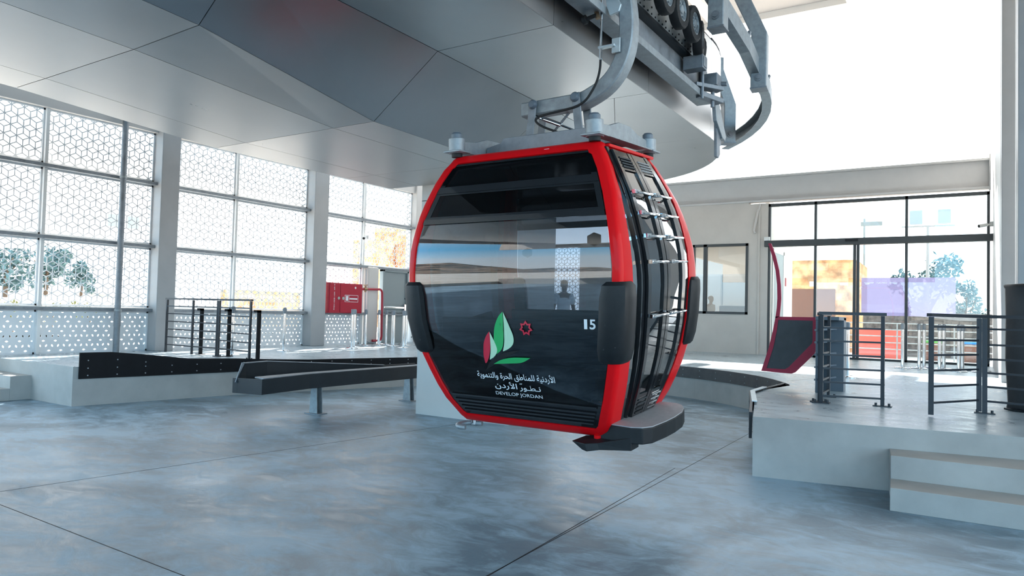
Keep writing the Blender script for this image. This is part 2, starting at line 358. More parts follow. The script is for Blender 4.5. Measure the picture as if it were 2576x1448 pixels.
# back wall: beige plaster with the control room window, lattice opening on the left, glass front on the right
XG = -4.72
wn = (-6.84, -5.25, 1.70, 3.70)     # control room window
bw = MB()
bw.box((-10.53, YW, 0.6), (-9.3, YW + 0.25, 3.86)); bw.box((-9.3, YW, 0.6), (wn[0], YW + 0.25, 4.90)); bw.box((wn[1], YW, 0.6), (XG, YW + 0.25, 4.80))
bw.box((wn[0], YW, 0.6), (wn[1], YW + 0.25, wn[2])); bw.box((wn[0], YW, wn[3]), (wn[1], YW + 0.25, 4.90))
bw.box((-14.6, YW, 0.6), (-11.7, YW + 0.25, 4.9))
bw.build('wall_back', m_wall, kind='structure')
MB().box((-4.98, YW - 0.03, 0.6), (-4.93, YW, 4.80)).build('trim_1', m_wall, kind='structure')
b = MB().box((-14.6, YW + 0.10, 4.90), (0.40, YW + 0.16, 5.56)); b.box((-14.6, YW - 0.06, 5.52), (0.40, YW + 0.20, 5.57)); b.box((-14.6, YW - 0.06, 4.84), (0.40, YW + 0.20, 4.89)); b.box((0.37, YW - 0.08, 4.80), (0.40, YW + 0.2, 5.66))
b.build('beam', mat('beam paint', (0.56, 0.55, 0.54, 1), 0.5, var=0.04, scale=2), kind='structure')
# right wall: sunlit return and grey columns
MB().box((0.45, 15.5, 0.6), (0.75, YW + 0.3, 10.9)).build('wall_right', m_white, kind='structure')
MB().box((0.452, 15.0, 0.6), (0.652, 15.5, 10.9)).build('column', m_column, kind='structure', bevel=0.01)
MB().box((0.62, 13.6, 0.6), (1.05, 14.2, 10.9)).build('column', m_column, kind='structure', bevel=0.01)
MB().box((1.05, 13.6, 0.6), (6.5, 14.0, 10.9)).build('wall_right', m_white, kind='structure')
# roof
ro = MB().box((-16.5, -14.5, 10.95), (17, 22.3, 11.15)).build('ceiling', m_roof, kind='structure')
MB().box((-16.5, 22.2, 10.75), (17, 22.45, 11.2)).build('beam', m_white, kind='structure')
for x in (-14.2, -10.4, -6.6, -2.8, 1.0):
    rb = MB().box((x - 0.16, -14.5, 10.55), (x + 0.16, 23.6, 10.95)); rb.build('beam', m_white, kind='structure')
for y in (4, 8, 12, 16, 19.6):
    MB().box((-16.5, y - 0.1, 10.70), (17, y + 0.1, 10.95)).build('beam', m_roof, kind='structure')
# front end of the hall, behind the camera
MB().box((-16, -14.2, 0.0), (-2.0, -13.9, 0.75)).build('wall_front', m_conc, kind='structure')
MB().box((-16, -14.2, 4.3), (-2, -13.9, 10.95)).build('wall_front', m_cream, kind='structure')
MB().box((-2, -14.2, 9.0), (17, -13.9, 10.95)).build('wall_front', m_cream, kind='structure')

# ------------------------------------------------------------------ pierced screens of the left wall
def rhomb_panel(y0, y1, z0, z1, s, hole, frame=0.035, axis='y', x=-14.62):
    """sheet cut with the tumbling-block pattern; hole = size of each cut against its lozenge"""
    v = []; f = []
    h = s * math.sqrt(3) / 2
    def hexc(cx, cz):
        P = [(cx + s * math.cos(math.radians(a)), cz + s * math.sin(math.radians(a))) for a in (90, 30, -30, -90, -150, 150)]
        c = (cx, cz)
        return [(P[0], P[1], c, P[5]), (P[1], P[2], P[3], c), (c, P[3], P[4], P[5])]
    rows = int((z1 - z0) / (1.5 * s)) + 3; cols = int((y1 - y0) / (2 * h)) + 3
    for r in range(-1, rows):
        for c in range(-1, cols):
            cy = y0 + c * 2 * h + (h if r % 2 else 0); cz = z0 + r * 1.5 * s
            for R in hexc(cy, cz):
                m = (sum(p[0] for p in R) / 4, sum(p[1] for p in R) / 4)
                I = [(m[0] + (p[0] - m[0]) * hole, m[1] + (p[1] - m[1]) * hole) for p in R]
                n = len(v); v += [(0, p[0], p[1]) for p in R] + [(0, p[0], p[1]) for p in I]
                f += [(n + i, n + (i + 1) % 4, n + 4 + (i + 1) % 4, n + 4 + i) for i in range(4)]
    bm = bmesh.new(); vs = [bm.verts.new(p) for p in v]
    for q in f: bm.faces.new([vs[i] for i in q])
    for co_, no in (((0, y0, 0), (0, -1, 0)), ((0, y1, 0), (0, 1, 0)), ((0, 0, z0), (0, 0, -1)), ((0, 0, z1), (0, 0, 1))):
        bmesh.ops.bisect_plane(bm, geom=bm.verts[:] + bm.edges[:] + bm.faces[:], plane_co=co_, plane_no=no, clear_outer=True)
    bmesh.ops.remove_doubles(bm, verts=bm.verts, dist=0.0005)
    ex = bmesh.ops.extrude_face_region(bm, geom=bm.faces[:])
    bmesh.ops.translate(bm, verts=[g for g in ex['geom'] if isinstance(g, bmesh.types.BMVert)], vec=(-0.006, 0, 0))
    o = MB()
    bm.verts.index_update()
    o.v = [Vector((p.co.x + x, p.co.y, p.co.z)) for p in bm.verts]; o.f = [tuple(w.index for w in q.verts) for q in bm.faces]; o.mi = [0] * len(o.f); bm.free()
    for a, b in (((y0, z0), (y1, z0 + frame)), ((y0, z1 - frame), (y1, z1)), ((y0, z0), (y0 + frame, z1)), ((y1 - frame, z0), (y1, z1))):
        o.box((x - 0.02, a[0], a[1]), (x + 0.025, b[0], b[1]))
    if axis == 'x':
        o.v = [Vector((p.y, -(p.x - x) + YW + 0.1, p.z)) for p in o.v]
    return o
SX = 0.121
rowz = ((0.60, 1.42), (1.50, 2.755), (2.83, 4.085), (4.165, 5.20))
def screen(y0, y1, ym, label, skip=()):
    t = thing('lattice_screen', (-14.6, (y0 + y1) / 2, 0.6), label, 'screen', 'pierced screens between the left wall columns')
    for r, (za, zb) in enumerate(rowz):
        for c, (a, b) in enumerate(((y0, ym - 0.025), (ym + 0.025, y1))):
            if (r, c) in skip: continue
            rhomb_panel(a, b, za, zb, SX, 0.28 if r == 0 else (0.85, 0.845, 0.80)[r - 1]).build('lattice_panel', m_lattice, t)
    for z in (1.42, 2.755, 4.085):
        MB().box((-14.60, y0, z), (-14.44, y1, z + 0.06)).build('rail', m_galv2, t)
        MB().box((-14.62, y0, z + 0.06), (-14.52, y1, z + 0.075)).build('rail_trim', m_white, t)
    MB().box((-14.60, ym - 0.03, 0.6), (-14.53, ym + 0.03, 5.2)).build('mullion', m_white, t, bevel=0.006)
    return t
screen(4.80, 8.55, 6.43, 'white pierced cube-pattern screen bay behind the grey drainpipe')
screen(8.96, 12.72, 10.57, 'white pierced cube-pattern screen bay behind the black railings, between two columns')
screen(13.20, 16.86, 14.78, 'white pierced cube-pattern screen bay behind the red fire cabinet', skip=((0, 1), (1, 1)))
ts = thing('lattice_screen', (-10.5, YW + 0.1, 0.6), 'cube-pattern screen in the back wall seen through the gondola windows behind the man', 'screen')
rhomb_panel(-11.68, -10.55, 0.6, 3.78, SX, 0.845, axis='x').build('lattice_panel', m_lattice, ts)
MB().box((-11.7, YW + 0.05, 3.78), (-10.5, YW + 0.15, 3.86)).build('rail', m_galv2, ts)

# ------------------------------------------------------------------ objects on the left wall
t = thing('drain_pipe', (-14.36, 7.78, 0.6), 'grey vertical drainpipe in front of the leftmost pierced screen', 'pipe')
MB().tube([(-14.36, 7.78, 0.6), (-14.36, 7.78, 10.5)], 0.058, 20).build('pipe', m_galv2, t, smooth=True)
for z in (1.42, 4.1): MB().tube([(-14.36, 7.78, z), (-14.36, 7.78, z + 0.035)], 0.068, 20).build('pipe_clamp', m_galv, t, smooth=True)
MB().tube([(-14.36, 7.78, 1.12), (-14.36, 7.78, 1.36)], 0.064, 20).build('pipe_coupling', m_galv2, t, smooth=True)

t = thing('fire_hose_cabinet', (-14.4, 13.9, 1.45), 'red wall cabinet with white lettering beside the second column', 'fire cabinet')
MB().box((-14.435, 13.27, 1.46), (-14.27, 14.50, 2.27)).build('body', m_fire, t, bevel=0.008)
dl = MB().box((-14.27, 13.29, 1.48), (-14.255, 13.66, 2.25)).build('door', m_fire, t, bevel=0.004)
dr = MB().box((-14.27, 13.675, 1.48), (-14.255, 14.48, 2.25)).build('door', m_fire, t, bevel=0.004)
for y, d_ in ((13.60, dl), (13.76, dr)): MB().tube([(-14.256, y, 1.86), (-14.235, y, 1.86)], 0.042, 16).build('lock', m_chrome, d_, smooth=True)
MB().tube([(-14.256, 14.22, 2.16), (-14.25, 14.22, 2.16)], 0.03, 16).build('sticker', m_paper, dr)
lb = MB().box((-14.256, 13.83, 1.765), (-14.252, 14.33, 1.775)).box((-14.256, 13.83, 1.945), (-14.252, 14.33, 1.955)).box((-14.256, 13.83, 1.765), (-14.252, 13.84, 1.955)).box((-14.256, 14.32, 1.765), (-14.252, 14.33, 1.955)).box((-14.256, 13.99, 1.765), (-14.252, 13.997, 1.955))
lb.box((-14.256, 13.87, 1.80), (-14.252, 13.96, 1.93)); lb.box((-14.256, 14.01, 1.835), (-14.252, 14.30, 1.875))
lb.build('label_plate', m_text, dr)
_me = bpy.data.meshes.new('lettering'); _all = MB()
_z = 2.20
for _ch in 'FIRE EXTINGUISHER':
    if _ch != ' ':
        _m = letter_mesh(_ch, 0.03); _xs = [v.co.x for v in _m.vertices]; _c = (min(_xs) + max(_xs)) / 2
        _all.add([(-14.2535, 13.455 + (v.co.x - _c) * 0.050, _z + v.co.y * 0.043) for v in _m.vertices], [tuple(p.vertices) for p in _m.polygons])
    _z -= 0.041
_all.build('lettering', m_text, dl)

t = thing('fire_pipe', (-14.3, 15.0, 0.7), 'red water pipe running from the fire cabinet down to the platform', 'pipe')
MB().tube([(-14.33, 14.50, 2.14), (-14.33, 15.26, 2.16), (-14.33, 15.32, 2.14), (-14.33, 15.36, 2.08), (-14.33, 15.37, 1.9), (-14.33, 15.39, 0.80), (-14.33, 15.36, 0.72), (-14.33, 15.28, 0.69), (-14.33, 15.02, 0.69)], 0.033, 14).build('pipe', m_fire, t, smooth=True)
v = MB().tube([(-14.33, 14.68, 2.06), (-14.33, 14.68, 2.24)], 0.03, 10).tube([(-14.33, 14.62, 2.145), (-14.33, 14.74, 2.145)], 0.045, 10); v.tube([(-14.25, 14.68, 2.26), (-14.41, 14.68, 2.26)], 0.012, 8); v.build('valve', m_brass, t, smooth=True)
t = MB().box((-14.62, 14.84, 0.6), (-14.40, 15.30, 2.80)).build('column', m_cream, kind='structure', bevel=0.05)
MB().tube([(-14.36, 14.72, 2.7), (-14.36, 14.72, 0.75), (-14.3, 14.8, 0.66), (-14.1, 14.95, 0.63)], 0.012, 8).build('conduit', m_galv, None, smooth=True)
tag(bpy.data.objects['conduit'], 'thin grey conduit dropping to the platform beside the red pipe', 'conduit')
d1 = thing('door_1', (-14.5, 16.05, 0.6), 'grey steel exit door with a chrome push bar at the end of the left wall', 'door'); d1['kind'] = 'structure'
MB().box((-14.56, 15.60, 0.6), (-14.52, 16.60, 2.70)).build('door_leaf', m_door, d1, bevel=0.004)
f = MB().box((-14.60, 15.53, 0.6), (-14.46, 15.60, 2.78)).box((-14.60, 16.60, 0.6), (-14.46, 16.67, 2.78)).box((-14.60, 15.53, 2.70), (-14.46, 16.67, 2.78)); f.build('door_frame', m_door, d1, bevel=0.004)
MB().box((-14.52, 15.60, 1.62), (-14.45, 16.50, 1.68)).build('push_bar', m_chrome, d1, bevel=0.01)
MB().box((-14.52, 16.48, 1.56), (-14.44, 16.56, 1.76)).build('latch', m_chrome, d1, bevel=0.01)
def cctv(loc, d, label):
    t = thing('security_camera', loc, label, 'camera'); x, y, z = loc; d = Vector(d).normalized()
    p = Vector(loc)
    MB().bar(p - d * 0.03, p + d * 0.02, 0.12, 0.12).build('mount', m_paper, t, bevel=0.01)
    MB().tube([p, p + d * 0.12 + Vector((0, 0, -0.02))], 0.018, 8).build('arm', m_paper, t, smooth=True)
    MB().tube([p + d * 0.10 + Vector((0, 0, -0.02)), p + d * 0.30 + Vector((0, 0, -0.06))], 0.04, 12).build('housing', m_paper, t, smooth=True)
    MB().tube([p + d * 0.30 + Vector((0, 0, -0.06)), p + d * 0.31 + Vector((0, 0, -0.062))], 0.034, 12).build('lens', m_blackm, t)
cctv((-14.45, 14.78, 3.62), (0.5, -0.85, 0), 'small white security camera on a screen mullion above the fire cabinet')
cctv((0.42, YW - 0.06, 3.98), (-0.8, -0.5, 0), 'white security camera at the top right of the glass front')

# ------------------------------------------------------------------ glass front and control room
w2 = thing('window_2', (-2.1, YW, 0.6), 'tall dark-framed glass front with sliding doors at the back', 'glass front'); w2['kind'] = 'structure'
X0, X1 = XG, 0.38
fr = MB()
mx_ = (XG + 0.03, -3.50, -2.50, -1.36, 0.36)
fr.box((X0, YW + 0.02, 4.70), (X1, YW + 0.12, 4.78)); fr.box((X0, YW + 0.02, 0.60), (X1, YW + 0.12, 0.65))
for x in (mx_[0], mx_[1], mx_[3], mx_[4]): fr.box((x - 0.03, YW + 0.02, 0.6), (x + 0.03, YW + 0.12, 4.78))
fr.build('frame', m_frame, w2)
MB().box((X0 - 0.08, YW - 0.10, 3.58), (X1 + 0.10, YW + 0.10, 3.75)).build('header', m_frame, w2, bevel=0.008)
MB().box((X0 - 0.08, YW - 0.12, 3.75), (X0 + 0.06, YW - 0.02, 3.85)).build('sensor_box', m_paper, w2)
MB().box((-2.75, YW - 0.14, 3.66), (-2.45, YW - 0.10, 3.72)).build('door_sensor', m_blackm, w2)
MB().box((-2.57, YW - 0.04, 0.62), (-2.50, YW + 0.02, 3.58)).build('door_stile', m_frame, w2); MB().box((-2.49, YW - 0.04, 0.62), (-2.42, YW + 0.02, 3.58)).build('door_stile', m_frame, w2)
xs = [X0, mx_[1], mx_[3], X1]
for a, b in zip(xs[:-1], xs[1:]): MB().box((a + 0.02, YW + 0.06, 3.75), (b - 0.02, YW + 0.07, 4.72)).build('pane', g_clear, w2)
for a, b in zip(mx_[:-1], mx_[1:]): MB().box((a + 0.02, YW + 0.06, 0.65), (b - 0.02, YW + 0.07, 3.6)).build('pane', g_clear, w2)
MB().box((-2.38, YW + 0.085, 1.75), (-0.30, YW + 0.088, 2.72)).build('reflection_sheet', m_reflection2, w2)  # added translucent sheet; its lavender stands in for a reflection in the glass
w1 = thing('window_1', (-6.0, YW, 1.7), 'dark-framed sliding window of the control room', 'window'); w1['kind'] = 'structure'
fr = MB(); a, b, c, d = wn
fr.box((a, YW - 0.02, c), (b, YW + 0.08, c + 0.07)).box((a, YW - 0.02, d - 0.07), (b, YW + 0.08, d)).box((a, YW - 0.02, c), (a + 0.06, YW + 0.08, d)).box((b - 0.07, YW - 0.02, c), (b, YW + 0.08, d)).box((-6.52, YW - 0.02, c), (-6.42, YW + 0.08, d))
fr.build('frame', m_frame, w1)
MB().box((a, YW + 0.03, c), (-6.45, YW + 0.04, d)).build('pane', g_clear, w1); MB().box((-6.45, YW + 0.03, c), (b, YW + 0.04, d)).build('pane', g_clear, w1)
# control room box and contents
for nm_, a_, b_ in (('wall_back', (-9.2, 23.6, 0.4), (-4.86, 23.75, 4.9)), ('ceiling', (-9.05, YW + 0.25, 4.2), (-4.86, 23.6, 4.3)), ('wall_right', (-4.86, YW + 0.25, 0.6), (-4.74, 23.75, 4.9)), ('wall_left', (-9.2, YW + 0.25, 0.4), (-9.05, 23.6, 4.9)), ('floor', (-9.05, YW + 0.25, 0.45), (-4.86, 23.6, 0.6))):
    MB().box(a_, b_).build(nm_, m_wall, kind='structure')
for k, (x0, x1) in enumerate(((-8.6, -7.65), (-7.63, -6.75), (-6.73, -5.9), (-5.88, -5.05))):
    nm = ['pale grey switch cabinet at the left end of the control room row', 'pale grey switch cabinet second in the control room row', 'pale grey switch cabinet with a yellow warning sign in the control room', 'pale grey switch cabinet with a dark operating panel in the control room'][k]
    t = thing('switch_cabinet', ((x0 + x1) / 2, 23.3, 0.6), nm, 'cabinet', 'switch cabinets in the control room')
    MB().box((x0, 23.05, 0.6), (x1, 23.58, 3.0)).build('body', m_column, t, bevel=0.01)
    MB().box((x0 + 0.03, 23.03, 0.7), (x1 - 0.03, 23.05, 2.95)).build('door', m_column, t, bevel=0.006)
    MB().box((x1 - 0.10, 23.0, 1.75), (x1 - 0.07, 23.03, 1.95)).build('handle', m_chrome, t)
    if k == 3:
        MB().box((x0 + 0.08, 23.01, 1.65), (x1 - 0.04, 23.03, 2.75)).build('control_panel', m_seat, t); MB().box((x0 + 0.15, 22.99, 2.5), (x0 + 0.30, 23.01, 2.65)).build('display', m_paper, t)
    if k == 2: MB().plate([(x1 - 0.2, 23.02, 1.72), (x1 - 0.06, 23.02, 1.72), (x1 - 0.13, 23.02, 1.86)], 0.006).build('warning_sign', m_orange, t)
for _x, _l in ((-8.0, 'left'), (-6.0, 'right')):  # added glowing panels that brighten the control room interior
    t = thing('fill_light', (_x, 22.0, 4.2), 'added fill light panel on the control room ceiling, the one over its %s half' % _l, 'light', 'added control room fill lights')
    MB().box((_x - 0.6, 21.7, 4.15), (_x + 0.6, 22.3, 4.2)).build('housing', m_white, t); MB().box((_x - 0.56, 21.74, 4.14), (_x + 0.56, 22.26, 4.15)).build('diffuser', m_fill, t)
MB().box((-6.2, YW + 0.5, 0.6), (-5.4, YW + 0.9, 1.95)).build('desk_console', m_blackm, bevel=0.03); tag(bpy.data.objects['desk_console'], 'black desk console behind the control room window sill', 'console')
# flexible conduit on the beige wall
MB().tube([(-4.93, YW - 0.03, 4.78), (-5.0, YW - 0.05, 4.55), (-5.04, YW - 0.06, 4.3), (-5.09, YW - 0.06, 4.05), (-5.07, YW - 0.06, 3.98), (-5.03, YW - 0.06, 3.99)], 0.03, 10).build('cable_sleeve', m_cream, smooth=True)
tag(bpy.data.objects['cable_sleeve'], 'pale corrugated cable sleeve hanging on the beige wall left of the glass front', 'cable sleeve')

# ------------------------------------------------------------------ concrete pillar under the station
MB().box((-7.2, 8.55, 0), (-5.5, 9.8, 3.30)).box((-7.2, 8.55, 3.29), (-5.45, 9.85, 3.535)).build('pillar', mat('pillar paint', (0.68, 0.67, 0.64, 1), 0.6, var=0.05, scale=1.5), kind='structure')

# ================================================================== STATION CANOPY
ST = thing('cable_car_station', (-6.1, 6.0, 3.5), 'grey metal-clad cable car station housing overhead with its guide rail and tyres', 'station housing')
G = 0.0035
def panel(p, name='soffit_panel', m=m_canopy, th=0.02):
    """quad panel slightly shrunk so a dark joint stays open round it"""
    ps = [Vector(x) for x in p]; n = len(ps); c = sum(ps, Vector()) / n; out = []
    for i in range(n):
        a = (ps[i - 1] - ps[i]).normalized(); b = (ps[(i + 1) % n] - ps[i]).normalized()
        out.append(ps[i] + (a + b) * G)
    nn = Vector()
    for i in range(n): nn += (out[i] - c).cross(out[(i + 1) % n] - c)
    if nn.z < 0 or (abs(nn.z) < 1e-6 and nn.x > 0): out.reverse()      # thicken upwards / inwards
    return MB().plate(out, th).build(name, m, ST)
ry = [-8.0, 3.17, 5.36, 7.55]
lowz = [4.02, 3.665, 3.53, 3.53]
Dx = [-4.45, -4.90, -5.19, -5.19]
Dz = [4.06, 3.70, 3.53, 3.53]
ylow = [-8.0, 3.17, 5.36, 7.55]
def lowrow(i):
    return [(-7.84, ry[i], lowz[i]), (-7.26, ry[i], lowz[i]), (-5.78, ry[i], lowz[i] + (0.008 if i == 1 else 0)), (Dx[i], ry[i], Dz[i])]
for i in range(3):
    a, b = lowrow(i), lowrow(i + 1)
    for k in range(3): panel([a[k], a[k + 1], b[k + 1], b[k]])
    panel([a[3], (-4.37, ry[i], 4.12), (-4.37, ry[i + 1], 4.12), b[3]])
    panel([(-4.37, ry[i], 4.12), (-3.08, ry[i], 4.12), (-3.08, ry[i + 1], 4.12), (-4.37, ry[i + 1], 4.12)])
    panel([(-9.12, ry[i], 4.12), (-7.84, ry[i], 4.12), (-7.84, ry[i + 1], 4.12), (-9.12, ry[i + 1], 4.12)])
    panel([(-3.08, ry[i], 4.12), (-3.08, ry[i + 1], 4.12), (-3.08, ry[i + 1], 5.5), (-3.08, ry[i], 5.5)], 'fascia_panel')
    panel([(-7.84, ry[i], lowz[i]), (-7.84, ry[i + 1], lowz[i + 1]), (-7.84, ry[i + 1], 4.12), (-7.84, ry[i], 4.12)], 'fascia_panel')
a = lowrow(3); b = [(x, 8.53, z) for x, y, z in a]
for k in range(3): panel([a[k], a[k + 1], b[k + 1], b[k]])
panel([a[3], (-4.37, 7.55, 4.12), (-4.37, 8.53, 4.12), b[3]])
panel([(-7.84, 7.55, 3.53), (-7.84, 8.53, 3.53), (-7.84, 8.53, 4.12), (-7.84, 7.55, 4.12)], 'fascia_panel')
panel([(-7.84, 8.53, 3.535), (-5.19, 8.53, 3.535), (-4.37, 8.53, 4.12), (-7.84, 8.53, 4.12)], 'fascia_panel')
# flat end of the station, one big part per sector
ac = arc(-6.1, 9.85, 3.02, 0, 180, 40)
panel([(-4.37, 7.55, 4.12), (-3.50, 7.55, 4.12), (-4.37, 9.5, 4.12)]); panel([(-3.50, 7.55, 4.12), (-3.08, 7.55, 4.12), (-3.08, 9.85, 4.12), (-4.37, 9.85, 4.12), (-4.37, 9.5, 4.12)])
panel([(-7.84, 8.55, 4.12), (-4.37, 8.55, 4.12), (-4.37, 9.85, 4.12), (-7.84, 9.85, 4.12)]); panel([(-9.12, 7.55, 4.12), (-7.84, 7.55, 4.12), (-7.84, 9.85, 4.12), (-9.12, 9.85, 4.12)])
MB().plate([(x, y, 4.12) for x, y in ac], 0.02).build('soffit_panel', m_canopy, ST)
panel([(-3.08, 7.55, 4.12), (-3.08, 9.85, 4.12), (-3.08, 9.85, 5.5), (-3.08, 7.55, 5.5)], 'fascia_panel')
for s_ in range(4):
    seg = ac[s_ * 10:s_ * 10 + 11]
    MB().loft([[(x, y, 4.13) for x, y in seg] , [(x, y, 5.5) for x, y in seg]], closed=False, cap=False).build('fascia_panel', m_canopy, ST, smooth=True)
bk = MB().box((-7.8, -8, 4.14), (-3.12, 9.85, 4.16)); bk.box((-9.1, -8, 4.15), (-7.8, 9.85, 4.17)); bk.box((-9.12, -8, 5.5), (-3.1, 9.85, 5.54)); bk.prism(ac, 5.5, 5.54)
for i in range(3):
    A, B_ = lowrow(i), lowrow(i + 1)
    bk.plate([(x, y, z + 0.024) for x, y, z in (A[0], B_[0], B_[3], A[3])], 0.004)
    bk.plate([(x - 0.02, y, z + 0.024) for x, y, z in (A[3], B_[3], (-4.37, ry[i + 1], 4.12), (-4.37, ry[i], 4.12))], 0.004)
bk.box((-3.12, -8, 4.15), (-3.106, 9.8, 5.5)); bk.box((-7.8, 7.5, 3.556), (-5.2, 8.5, 3.56))
bk.build('backing_sheet', m_backing, ST)
# tyre conveyor and guide rail on the right flank
XR = -2.78
rl = MB().box((-2.98, 2.0, 4.36), (-2.94, 8.9, 4.86)).build('rail_web', m_galv2, ST)
MB().box((-2.98, 2.0, 4.32), (XR, 8.95, 4.36)).box((XR - 0.004, 1.99, 4.30), (XR + 0.008, 8.96, 4.375)).build('rail_flange', m_galv, ST)
MB().box((-2.98, 2.0, 4.72), (-2.84, 8.75, 4.755)).build('rail_flange', m_beam, ST)
MB().box((-3.0, 2.0, 4.755), (-2.86, 8.7, 5.2)).build('conveyor_plate', m_plate, ST)
hb = MB()
for i in range(26):
    y = 5.9 + i * 0.105
    for z in ((4.80, 4.87) if i % 2 else (4.80,)): hb.tube([(-2.86, y, z), (-2.853, y, z)], 0.011, 8)
hb.build('bolt_holes', m_backing, ST)
for y in (6.55, 8.9):
    pl_ = [(-2.92, y + dy, 4.34 + dz) for dy, dz in ((0, 0.05), (0.10, 0.02), (0.16, 0.08), (0.16, 0.16), (0.10, 0.20), (0.10, 0.26), (0.16, 0.32), (0.16, 0.42), (0.02, 0.46), (0, 0.40))]
    MB().plate(pl_, -0.05).plate([(-2.85 + (p[2] - 4.4) * 0, p[1] - 0.12, p[2] - 0.02) for p in pl_], -0.03).build('bracket', m_galv2, ST, bevel=0.005)
def tyre(c, yaw):
    c = Vector(c); ax = Vector((math.cos(yaw), math.sin(yaw), 0)); n = 36
    f_ = Vector((-ax.y, ax.x, 0)); up = Vector((0, 0, 1))
    prof = [(-0.055, 0.125), (-0.06, 0.17), (-0.05, 0.195), (-0.03, 0.203), (0.03, 0.203), (0.05, 0.195), (0.06, 0.17), (0.055, 0.125)]
    m_ = MB(); loops = []
    for k in range(n):
        th = 2 * PI * k / n; rd = f_ * math.cos(th) + up * math.sin(th); tr = 0.005 if k % 2 else 0.0
        loops.append([c + ax * x + rd * (r - (tr if r > 0.19 else 0)) for x, r in prof])
    loops.append(loops[0]); m_.loft(loops, closed=True, cap=False)
    o = m_.build('tyre', m_rubber, ST, smooth=True, angle=30)
    h = MB(); loops = []
    hp = [(-0.04, 0.0), (-0.04, 0.125), (0.045, 0.128), (0.05, 0.112), (0.02, 0.10), (0.03, 0.05), (0.045, 0.045), (0.045, 0.0)]
    for k in range(25):
        th = 2 * PI * k / 24; rd = f_ * math.cos(th) + up * math.sin(th); loops.append([c + ax * x + rd * r for x, r in hp])
    h.loft(loops, closed=False, cap=False)
    for k in range(5):
        th = 2 * PI * k / 5; rd = f_ * math.cos(th) + up * math.sin(th); h.tube([c + ax * 0.02 + rd * 0.075, c + ax * 0.05 + rd * 0.075], 0.012, 8)
    hb_ = h.build('hub', m_galv, o, smooth=True)
    return o
for y in (6.06, 6.48, 6.90, 7.33, 7.76): tyre((-2.66, y, 4.90), 0.0)
tyre((-2.72, 8.18, 4.89), 0.25); tyre((-2.88, 8.58, 4.88), 0.75)
# mechanism behind the conveyor
mc = MB().bar((-2.9, 8.25, 4.62), (-2.66, 8.25, 4.62), 0.16, 0.16).bar((-2.66, 8.25, 4.62), (-2.65, 8.25, 4.62), 0.12, 0.12)
mc.build('limit_block', m_galv2, ST, bevel=0.008)
mc = MB().tube([(-2.75, 8.45, 4.7), (-2.75, 8.45, 4.25)], 0.02, 8).tube([(-2.7, 8.7, 4.62), (-2.7, 8.7, 4.2)], 0.025, 8).bar((-2.85, 8.4, 4.42), (-2.62, 8.75, 4.42), 0.14, 0.05).bar((-2.8, 8.5, 4.32), (-2.65, 8.85, 4.30), 0.12, 0.06).box((-2.8, 8.6, 4.45), (-2.62, 8.8, 4.60))
mc.tube([(-2.9, 8.8, 4.55), (-2.55, 8.8, 4.5)], 0.03, 8); mc.build('switch_gear', m_galv2, ST, bevel=0.006)
MB().plate([(-2.72, 8.86, 4.38), (-2.72, 9.02, 4.38), (-2.72, 9.38, 3.98), (-2.72, 9.34, 3.92), (-2.72, 9.22, 3.93), (-2.72, 8.95, 4.1)], 0.05).build('ramp_plate', m_galv, ST, bevel=0.008)
MB().plate([(-2.75, 9.05, 4.25), (-2.75, 9.16, 4.25), (-2.75, 9.22, 3.72), (-2.75, 9.16, 3.66), (-2.75, 9.08, 3.67)], 0.04).build('guide_tongue', m_galv2, ST, bevel=0.006)
MB().plate([(-2.8, 9.3, 4.15), (-2.8, 9.42, 4.1), (-2.8, 9.42, 3.88), (-2.8, 9.3, 3.86)], 0.04).build('guide_tongue', m_galv2, ST, bevel=0.006)
# outer guide rail with its hanging posts
def post(p, zb, zt, w, d, yaw, bend=0.0, name='guide_post'):
    ax = Vector((math.cos(yaw), math.sin(yaw), 0)); ay = Vector((-ax.y, ax.x, 0)); c = Vector((p[0], p[1], 0))
    path = [(c + Vector((0, 0, zb)), ax, ay), (c + Vector((0, 0, zb + (zt - zb) * 0.45)), ax, ay), (c - ax * bend + Vector((0, 0, zt - 0.2)), ax, ay), (c - ax * bend + Vector((0, 0, zt)), ax, ay)]
    MB().sweep(path, [(-w / 2, -d / 2), (w / 2, -d / 2), (w / 2, d / 2), (-w / 2, d / 2)]).build(name, m_galv, ST, bevel=0.012)
    o = c + Vector((0, 0, zb + 0.13))
    MB().tube([o - ay * (d / 2 + 0.0), o - ay * (d / 2 + 0.025)], 0.028, 10).tube([o - ay * (d / 2), o - ay * (d / 2 + 0.012)], 0.05, 14).build('bolt', m_galv2, ST, smooth=True)
    MB().bar(c + Vector((0, 0, zb - 0.01)), c + Vector((0, 0, zb + 0.01)), d * 1.05, w * 1.05, up=tuple(ax)).build('end_cap', m_galv2, ST)
post((-2.42, 7.95), 4.86, 6.3, 0.18, 0.20, 0.0)
post((-2.34, 9.52), 4.60, 6.2, 0.20, 0.19, 0.10, 0.30)
post((-3.44, 11.95), 4.52, 5.95, 0.20, 0.20, 0.62, 0.22)
gp = [(-2.47, 7.6, 5.35), (-2.40, 8.2, 5.18), (-2.33, 8.9, 4.98), (-2.36, 9.6, 4.86)] + [(-6.1 + 3.72 * math.cos(math.radians(a)), 9.85 + 3.72 * math.sin(math.radians(a)), 4.86 - a * 0.0035) for a in (6, 12, 18, 24, 30, 36, 42, 49)]
def along(pts):
    out = []
    for i, p in enumerate(pts):
        d = (Vector(pts[min(i + 1, len(pts) - 1)]) - Vector(pts[max(i - 1, 0)])).normalized(); sd = d.cross(Vector((0, 0, 1))).normalized()
        out.append((p, sd, sd.cross(d).normalized()))
    return out
